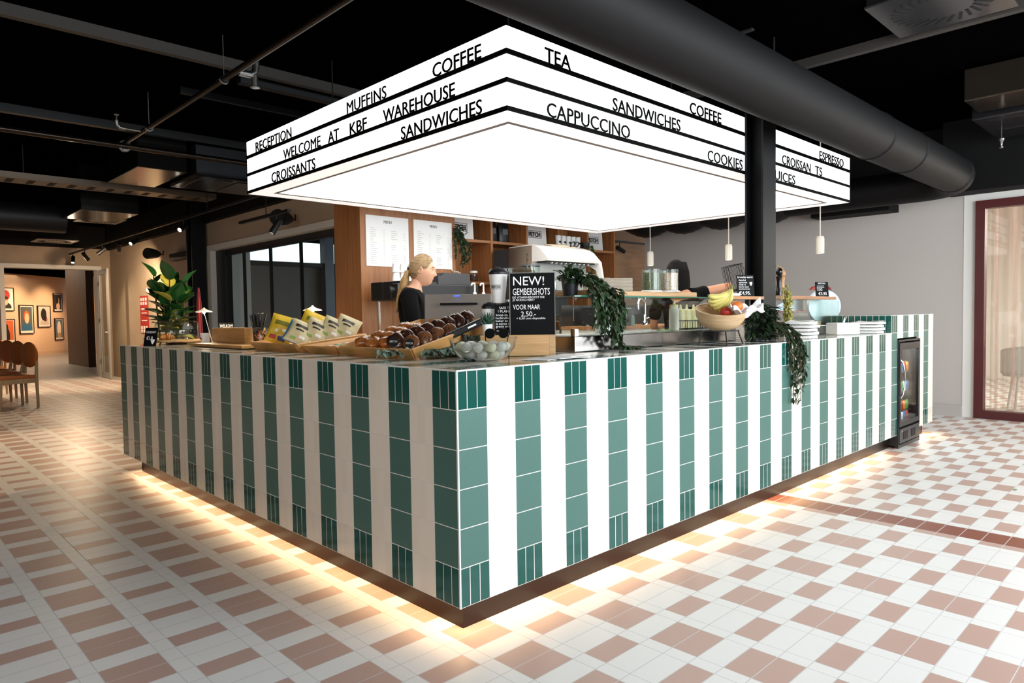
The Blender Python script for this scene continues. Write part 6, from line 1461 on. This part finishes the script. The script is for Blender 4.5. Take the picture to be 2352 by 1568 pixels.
for i in range(20):
    a = PI*(i/19); dx = -0.072*math.cos(a); dy = -0.05*math.sin(a)
    b.tube([base+Vector((dx*0.8, dy*0.8+0.02, 0.05)), base+Vector((dx, dy, -0.03)), base+Vector((dx*1.08, dy-0.005, -0.12)), base+Vector((dx*1.02, dy-0.02, -0.22)), base+Vector((dx*0.85, dy-0.035, -0.33+0.01*math.sin(i*2))), base+Vector((dx*0.7, dy-0.04, -0.40-0.02*math.sin(i*3)))], [0.014, 0.018, 0.019, 0.018, 0.014, 0.004], 7)
b.build('long_hair', DARKH, M_, smooth=180)

# ------------------------------------------------------------------ fiddle leaf fig behind the counter end
rnd = random.Random(44)
t = thing('fiddle_leaf_fig', 'tall fiddle-leaf fig with big variegated leaves behind the cake dome', 'plant', (0.84, 5.78, 0))
MB().lathe([(0.15, 0), (0.20, 0.02), (0.22, 0.55), (0.205, 0.55), (0.2, 0.5), (0, 0.5)], n=32, caps=False).build('planter', mat('planter_dark', '3b3733', 0.6), t, smooth=40)
s = MB()
FIG1 = mat('fig_green', '1f4d22', 0.3, noise=0.4, nscale=14); FIG2 = mat('fig_yellow', 'b7b04a', 0.35, noise=0.3, nscale=14)
bg, by = MB(), MB()
for i in range(8):
    a = i*0.8+0.4; r = 0.09+0.06*(i % 2); top = (1.40, 1.58, 1.5, 1.70, 1.52, 1.66, 1.45, 1.62)[i]
    s.tube([(0.03*math.cos(a), 0.03*math.sin(a), 0.5), (r*0.7*math.cos(a), r*0.7*math.sin(a), 1.0), (r*math.cos(a), r*math.sin(a), top)], [0.014, 0.011, 0.006], 8)
    for k in range(9):
        z = 1.06+(top-1.06)*k/8; f = (z-0.5)/(top-0.5); b_ = a+k*2.3; el = 0.05+0.95*(k/8)
        p = (r*f*math.cos(a), r*f*math.sin(a), z)
        leaf(by if rnd.random() < 0.22 else bg, p, (math.cos(b_)*math.cos(el), math.sin(b_)*math.cos(el), math.sin(el)), (0, 0, 1), 0.20+0.06*rnd.random(), 0.15, 0.2, 0.12, 6)
bg.build('green_leaves', FIG1, t, smooth=60, recalc=False); by.build('yellow_leaves', FIG2, t, smooth=60, recalc=False); s.build('stems', STEM, t, smooth=40)
tag(MB().lathe([(0.055, 0), (0.055, 0.02), (0.034, 0.03), (0.036, 1.0), (0.028, 1.45), (0.012, 1.63), (0, 1.64)], (1.5, 6.8, 0), 20).build('tapered_pole', mat('pole_red', 'a81f1c', 0.35), smooth=40), 'slender bright red tapered pole before the black column', 'pole')

# ------------------------------------------------------------------ doorway and gallery beyond
t = thing('door_frame', 'pale grey frame around the wide doorway to the gallery', 'door frame', (0.66, 15.25, 0))
MB().box(-0.03, -0.02, 0, 0.05, 0.3, 2.36).build('jamb', WHITEP, t); MB().box(1.72, -0.02, 0, 1.80, 0.3, 2.36).build('jamb', WHITEP, t); MB().box(-0.03, -0.02, 2.36, 1.80, 0.3, 2.44).build('lintel', WHITEP, t)
dr = struct(thing('door_1', 'open glazed door leaf with pale metal frame at the gallery doorway', 'door', (2.40, 15.2, 0), math.radians(-93)))
c = MB(); DFR = mat('door_frame_gray', 'b3afa9', 0.4, 0.3)
for a in ((0, 0, 0.10, 2.34), (0.78, 0, 0.88, 2.34)): c.box(a[0], -0.02, 0.01, a[2], 0.02, a[3])
c.box(0.10, -0.02, 0.01, 0.78, 0.02, 0.12); c.box(0.10, -0.02, 2.24, 0.78, 0.02, 2.34); c.build('leaf_frame', DFR, dr)
MB().box(0.1, -0.004, 0.12, 0.78, 0.004, 2.24).build('pane', GLASS, dr)
MB().tube([(0.83, -0.02, 1.0), (0.83, -0.06, 1.0), (0.75, -0.065, 1.0)], 0.009, 8).build('handle', STEEL, dr)
for z in (0.3, 1.2, 2.0): MB().cyl((0.0, -0.03, z), (0.0, -0.03, z+0.09), 0.011, n=8).build('hinge', STEEL, dr)
gth = math.radians(45); ga = Vector((4.56, 29.74, 0)); gd = Vector((math.cos(gth), math.sin(gth), 0)); gn = Vector((gd.y, -gd.x, 0))
GMAT = mat('gallery_wall', 'd6b596', 0.85)
o = MB().box(-6, 0, 0, 6, 0.2, 3.3).build('wall_gallery', GMAT); struct(o); o.location = ga; o.rotation_euler = (0, 0, gth)
o = MB().box(-6, -0.02, 0, 6, 0, 0.12).build('baseboard_gallery', mat('gallery_base', 'c9ab8e', 0.7)); struct(o); o.location = ga; o.rotation_euler = (0, 0, gth)
slab('ceiling', (-3, 15.6, 2.95, 5.4, 36, 3.05), m=CEIL)
slab('wall_gallery', (3.02, 19.2, 0, 3.2, 21.5, 2.95), m=wood('gallery_wood', '4c3527', '604532', 0.5, (10, 10, 0.8), 2.0))
slab('wall_gallery', (-3.2, 15.4, 0, -3.0, 36, 3.0), (5.3, 15.6, 0, 5.5, 30, 3.0), m=GMAT)
def gpt(s, z, off=0.0): p = ga + gd*s + gn*off; return (p.x, p.y, z)
def picture(s0, z0, s1, z1, label, bgc, shapes):
    """framed print on the gallery wall; shapes are flat blobs (colour, cx, cy, rx, ry) in 0..1"""
    w, h = s1-s0, z1-z0
    t = thing('framed_portrait', label, 'picture', gpt((s0+s1)/2, (z0+z1)/2, 0.03), gth)
    e = 0.025; b = MB()
    b.box(-w/2, -0.02, -h/2, -w/2+e, 0.02, h/2); b.box(w/2-e, -0.02, -h/2, w/2, 0.02, h/2); b.box(-w/2, -0.02, h/2-e, w/2, 0.02, h/2); b.box(-w/2, -0.02, -h/2, w/2, 0.02, -h/2+e)
    b.build('frame', mat('picture_frame', '1b1715', 0.4), t)
    MB().box(-w/2+e, 0.0, -h/2+e, w/2-e, 0.01, h/2-e).build('mount', mat('mount_paper', 'e0d6ca', 0.8), t)
    pw, ph = w*0.80, h*0.82
    MB().box(-pw/2, -0.003, -ph/2+0.02, pw/2, 0.0, ph/2+0.02).build('print', mat('print_' + bgc, bgc, 0.7), t)
    for k, (cc, cx, cy, rx, ry) in enumerate(shapes):
        b = MB(); pts = []
        for i in range(24):
            a = 2*PI*i/24; x = max(-0.5, min(0.5, cx-0.5+rx*math.cos(a)))*pw; z = max(-0.5, min(0.5, cy-0.5+ry*math.sin(a)))*ph+0.02
            pts.append((x, -z))
        b.prism(pts, 0.001, Tr(0, -0.0045-0.0012*k, 0) @ Rx(-PI/2)); b.build('printed_shape', mat('ink_' + cc, cc, 0.7), t)
picture(-3.26, 1.63, -2.68, 2.45, 'framed portrait of a figure with a red headscarf, upper left on the gallery wall', 'd9d2c8', [('2a211d', .35, .05, .5, .25), ('d8a98c', .3, .45, .25, .3), ('b5352c', .32, .68, .4, .26), ('15120f', .3, .55, .24, .07)])
picture(-3.32, 0.52, -2.69, 1.35, 'framed print of a dark figure on orange, lower left on the gallery wall', 'c9602f', [('1d1512', .25, .2, .4, .5), ('1d1512', .3, .65, .2, .2)])
picture(-2.45, 0.81, -1.73, 1.85, 'framed portrait of a red haired child in blue on a dark ground', '4f5350', [('27597a', .5, .08, .42, .26), ('b6562f', .5, .6, .26, .25), ('e0ab8a', .52, .52, .19, .22)])
picture(-1.51, 1.03, -0.82, 1.84, 'framed print of a black silhouette head on a pale ground', 'c9c0b5', [('bcb0a6', .5, .05, .4, .25), ('17130f', .45, .58, .27, .34), ('17130f', .6, .35, .16, .16), ('c4707c', .75, .3, .08, .08)])
picture(-0.62, 1.62, -0.11, 2.32, 'small dark framed portrait of a woman, upper right on the gallery wall', '2a2019', [('c9a489', .5, .2, .25, .28), ('c9a489', .55, .6, .13, .16), ('120e0b', .42, .62, .15, .24)])
picture(-0.60, 0.52, -0.10, 1.36, 'small framed portrait with long pale hair on blue grey, lower right on the gallery wall', '59697a', [('d9cdb8', .5, .5, .28, .42), ('e6c6a8', .5, .55, .16, .25), ('b38f63', .5, .12, .3, .15)])
t = thing('wall_socket', 'black wall socket low on the gallery wall', 'socket', gpt(0.93, 0.25, 0.01), gth); MB().box(-0.08, -0.008, -0.06, 0.08, 0.008, 0.06, 0.004).build('cover_plate', BLACK, t)
for s_, l in ((-2.6, 'left'), (-1.1, 'middle'), (-0.2, 'right')):
    l_ = bpy.data.lights.new('gallery_spot', 'SPOT'); l_.energy = 560; l_.spot_size = math.radians(62); l_.spot_blend = 0.9; l_.color = (1, 0.68, 0.40); l_.shadow_soft_size = 0.05
    o = bpy.data.objects.new('gallery_spot', l_); COL.objects.link(o); p = Vector(gpt(s_, 2.85, 2.0)); o.location = p; o.rotation_euler = (Vector(gpt(s_, 1.45, 0)) - p).to_track_quat('-Z', 'Y').to_euler()
    t = thing('gallery_spotlight', 'small lit ceiling spotlight in the gallery, %s one' % l, 'spotlight', p + Vector((0, 0, 0.1)))
    MB().cyl((0, 0, 0), (0, 0, -0.09), 0.04, n=14).build('barrel', SPOT, t, smooth=40); MB().cyl((0, 0, -0.0905), (0, 0, -0.093), 0.035, n=14).build('lens', LAMPG, t)
area('gallery_light', (2.5, 24, 2.9), (0, 0, 0), 4, 8, 160, (1, 0.78, 0.56))

# ------------------------------------------------------------------ chairs and table at the left edge
LEATH = mat('tan_leather', 'b8692f', 0.45, noise=0.15, nscale=20, bump=0.1); ASH = wood('ash_wood', 'a98a62', 'c2a379', 0.5, (8, 8, 1.0), 2.0)
ch = None
for i, (y, l) in enumerate(((10.16, 'tan leather chair with oval back, nearest the counter'), (11.0, 'tan leather chair with oval back, second of the row'), (11.85, 'tan leather chair with oval back, third of the row'), (12.7, 'tan leather chair with oval back, farthest of the row'))):
    if ch is None:
        ch = t = thing('dining_chair', l, 'chair', (0.03, y, 0), math.radians(14), None)
        for yy in (-0.24, 0.24):
            MB().tube([(0.25, yy, 0), (0.24, yy, 0.45), (0.265, yy*0.85, 0.66), (0.275, yy*0.7, 0.74)], [0.018, 0.022, 0.02, 0.014], 12).build('rear_leg', ASH, t, smooth=40)
            MB().tube([(-0.22, yy*0.95, 0), (-0.21, yy*0.95, 0.43)], [0.018, 0.024], 12).build('front_leg', ASH, t, smooth=40)
        c = MB(); c.box(-0.23, -0.24, 0.36, 0.24, -0.21, 0.43, 0.006); c.box(-0.23, 0.21, 0.36, 0.24, 0.24, 0.43, 0.006); c.box(-0.23, -0.21, 0.36, -0.2, 0.21, 0.43, 0.006); c.box(0.21, -0.21, 0.36, 0.24, 0.21, 0.43, 0.006); c.build('seat_frame', ASH, t)
        MB().box(-0.25, -0.25, 0.43, 0.235, 0.25, 0.485, 0.02).build('seat', LEATH, t, smooth=50)
        MB().lathe([(0, -0.03), (0.17, -0.028), (0.215, -0.012), (0.22, 0.0), (0.215, 0.012), (0.17, 0.028), (0, 0.03)], (0.262, 0, 0.76), 40, Ry(PI/2) @ Matrix.Diagonal((0.86, 1.12, 1, 1)), caps=False).build('backrest', LEATH, t, smooth=60)
    else: dup(ch, (0.03-0.01*i, y, 0), math.radians(14+2*i), l)
t = thing('dining_table', 'dark topped table in front of the tan leather chairs', 'table', (-0.68, 11.4, 0))
MB().box(-0.45, -1.7, 0.72, 0.42, 1.7, 0.755, 0.006).build('table_top', mat('table_dark', '2b2724', 0.4), t)
for x in (-0.36, 0.33):
    for y in (-1.55, 1.55): MB().cyl((x, y, 0), (x, y, 0.72), 0.03, n=14).build('leg', ASH, t, smooth=40)

# ------------------------------------------------------------------ the room behind the red framed window
t = thing('globe_pendant', 'big glowing paper globe lamp behind the sheer curtains', 'lamp', (10.6, -0.75, 2.05)); MB().sphere((0, 0, 0.45), 0.45, 32, 18).build('globe', mat('paper_globe', 'f3d6ae', 0.8, emit='ffcf98', estr=1.3), t, smooth=180); MB().cyl((0, 0, 0.88), (0, 0, 0.95), 0.01, n=6).build('cord', CRM, t)
l_ = bpy.data.lights.new('globe_light', 'POINT'); l_.energy = 260; l_.color = (1, 0.95, 0.90); l_.shadow_soft_size = 0.4; o = bpy.data.objects.new('globe_light', l_); COL.objects.link(o); o.location = (9.6, -1.6, 2.3)
area('next_room_daylight', (10.5, -6.5, 1.8), (math.radians(90), 0, 0), 4, 2.2, 190, (1, 0.96, 0.92))  # added fill brightening the room behind the curtain; solid wall, no window here
CHP = mat('chair_pale', 'd8cfc6', 0.6); st = None
for i, (x, y, a, l) in enumerate(((8.5, -0.38, 0.4, 'pale shell chair behind the curtain, left one'), (9.3, -1.5, 2.4, 'pale shell chair behind the curtain, right one'))):
    if st is None:
        st = t = thing('shell_chair', l, 'chair', (x, y, 0), a, None)
        def sh(u, v): a_ = PI*0.15+PI*1.7*u; return (0.25*math.cos(a_), 0.25*math.sin(a_), 0.45+0.34*v*(0.55+0.45*math.sin(PI*u)))
        MB().grid(sh, 24, 6).build('backrest', CHP, t, smooth=180, solid=0.03); MB().lathe([(0, 0.42), (0.24, 0.42), (0.25, 0.46), (0, 0.47)], n=28, caps=False).build('seat', CHP, t, smooth=40)
        for k in range(4): q = PI/4+PI/2*k; MB().cyl((0.16*math.cos(q), 0.16*math.sin(q), 0.42), (0.22*math.cos(q), 0.22*math.sin(q), 0), 0.014, n=8).build('leg', CHP, t)
    else: dup(st, (x, y, 0), a, l)
t = thing('round_table', 'round pale pedestal table behind the sheer curtains', 'table', (9.05, -0.95, 0)); MB().lathe([(0.0, 0.70), (0.3, 0.70), (0.3, 0.73), (0, 0.73)], n=36, caps=False).build('table_top', CHP, t, smooth=30); MB().lathe([(0.2, 0), (0.19, 0.02), (0.06, 0.06), (0.07, 0.6), (0.14, 0.70)], n=28).build('pedestal', CHP, t, smooth=40)
# a fallen leaf on the floor
b = MB(); leaf(b, (0, 0, 0.004), (1, 0.3, 0), (0, 0, 1), 0.055, 0.022, 0.1, 0.05); o = tag(b.build('fallen_leaf', mat('leaf_fresh', '6f9a5a', 0.5), solid=0.001), 'small green leaf lying on the floor at the right', 'leaf'); o.location = (4.02, -1.05, 0.001)
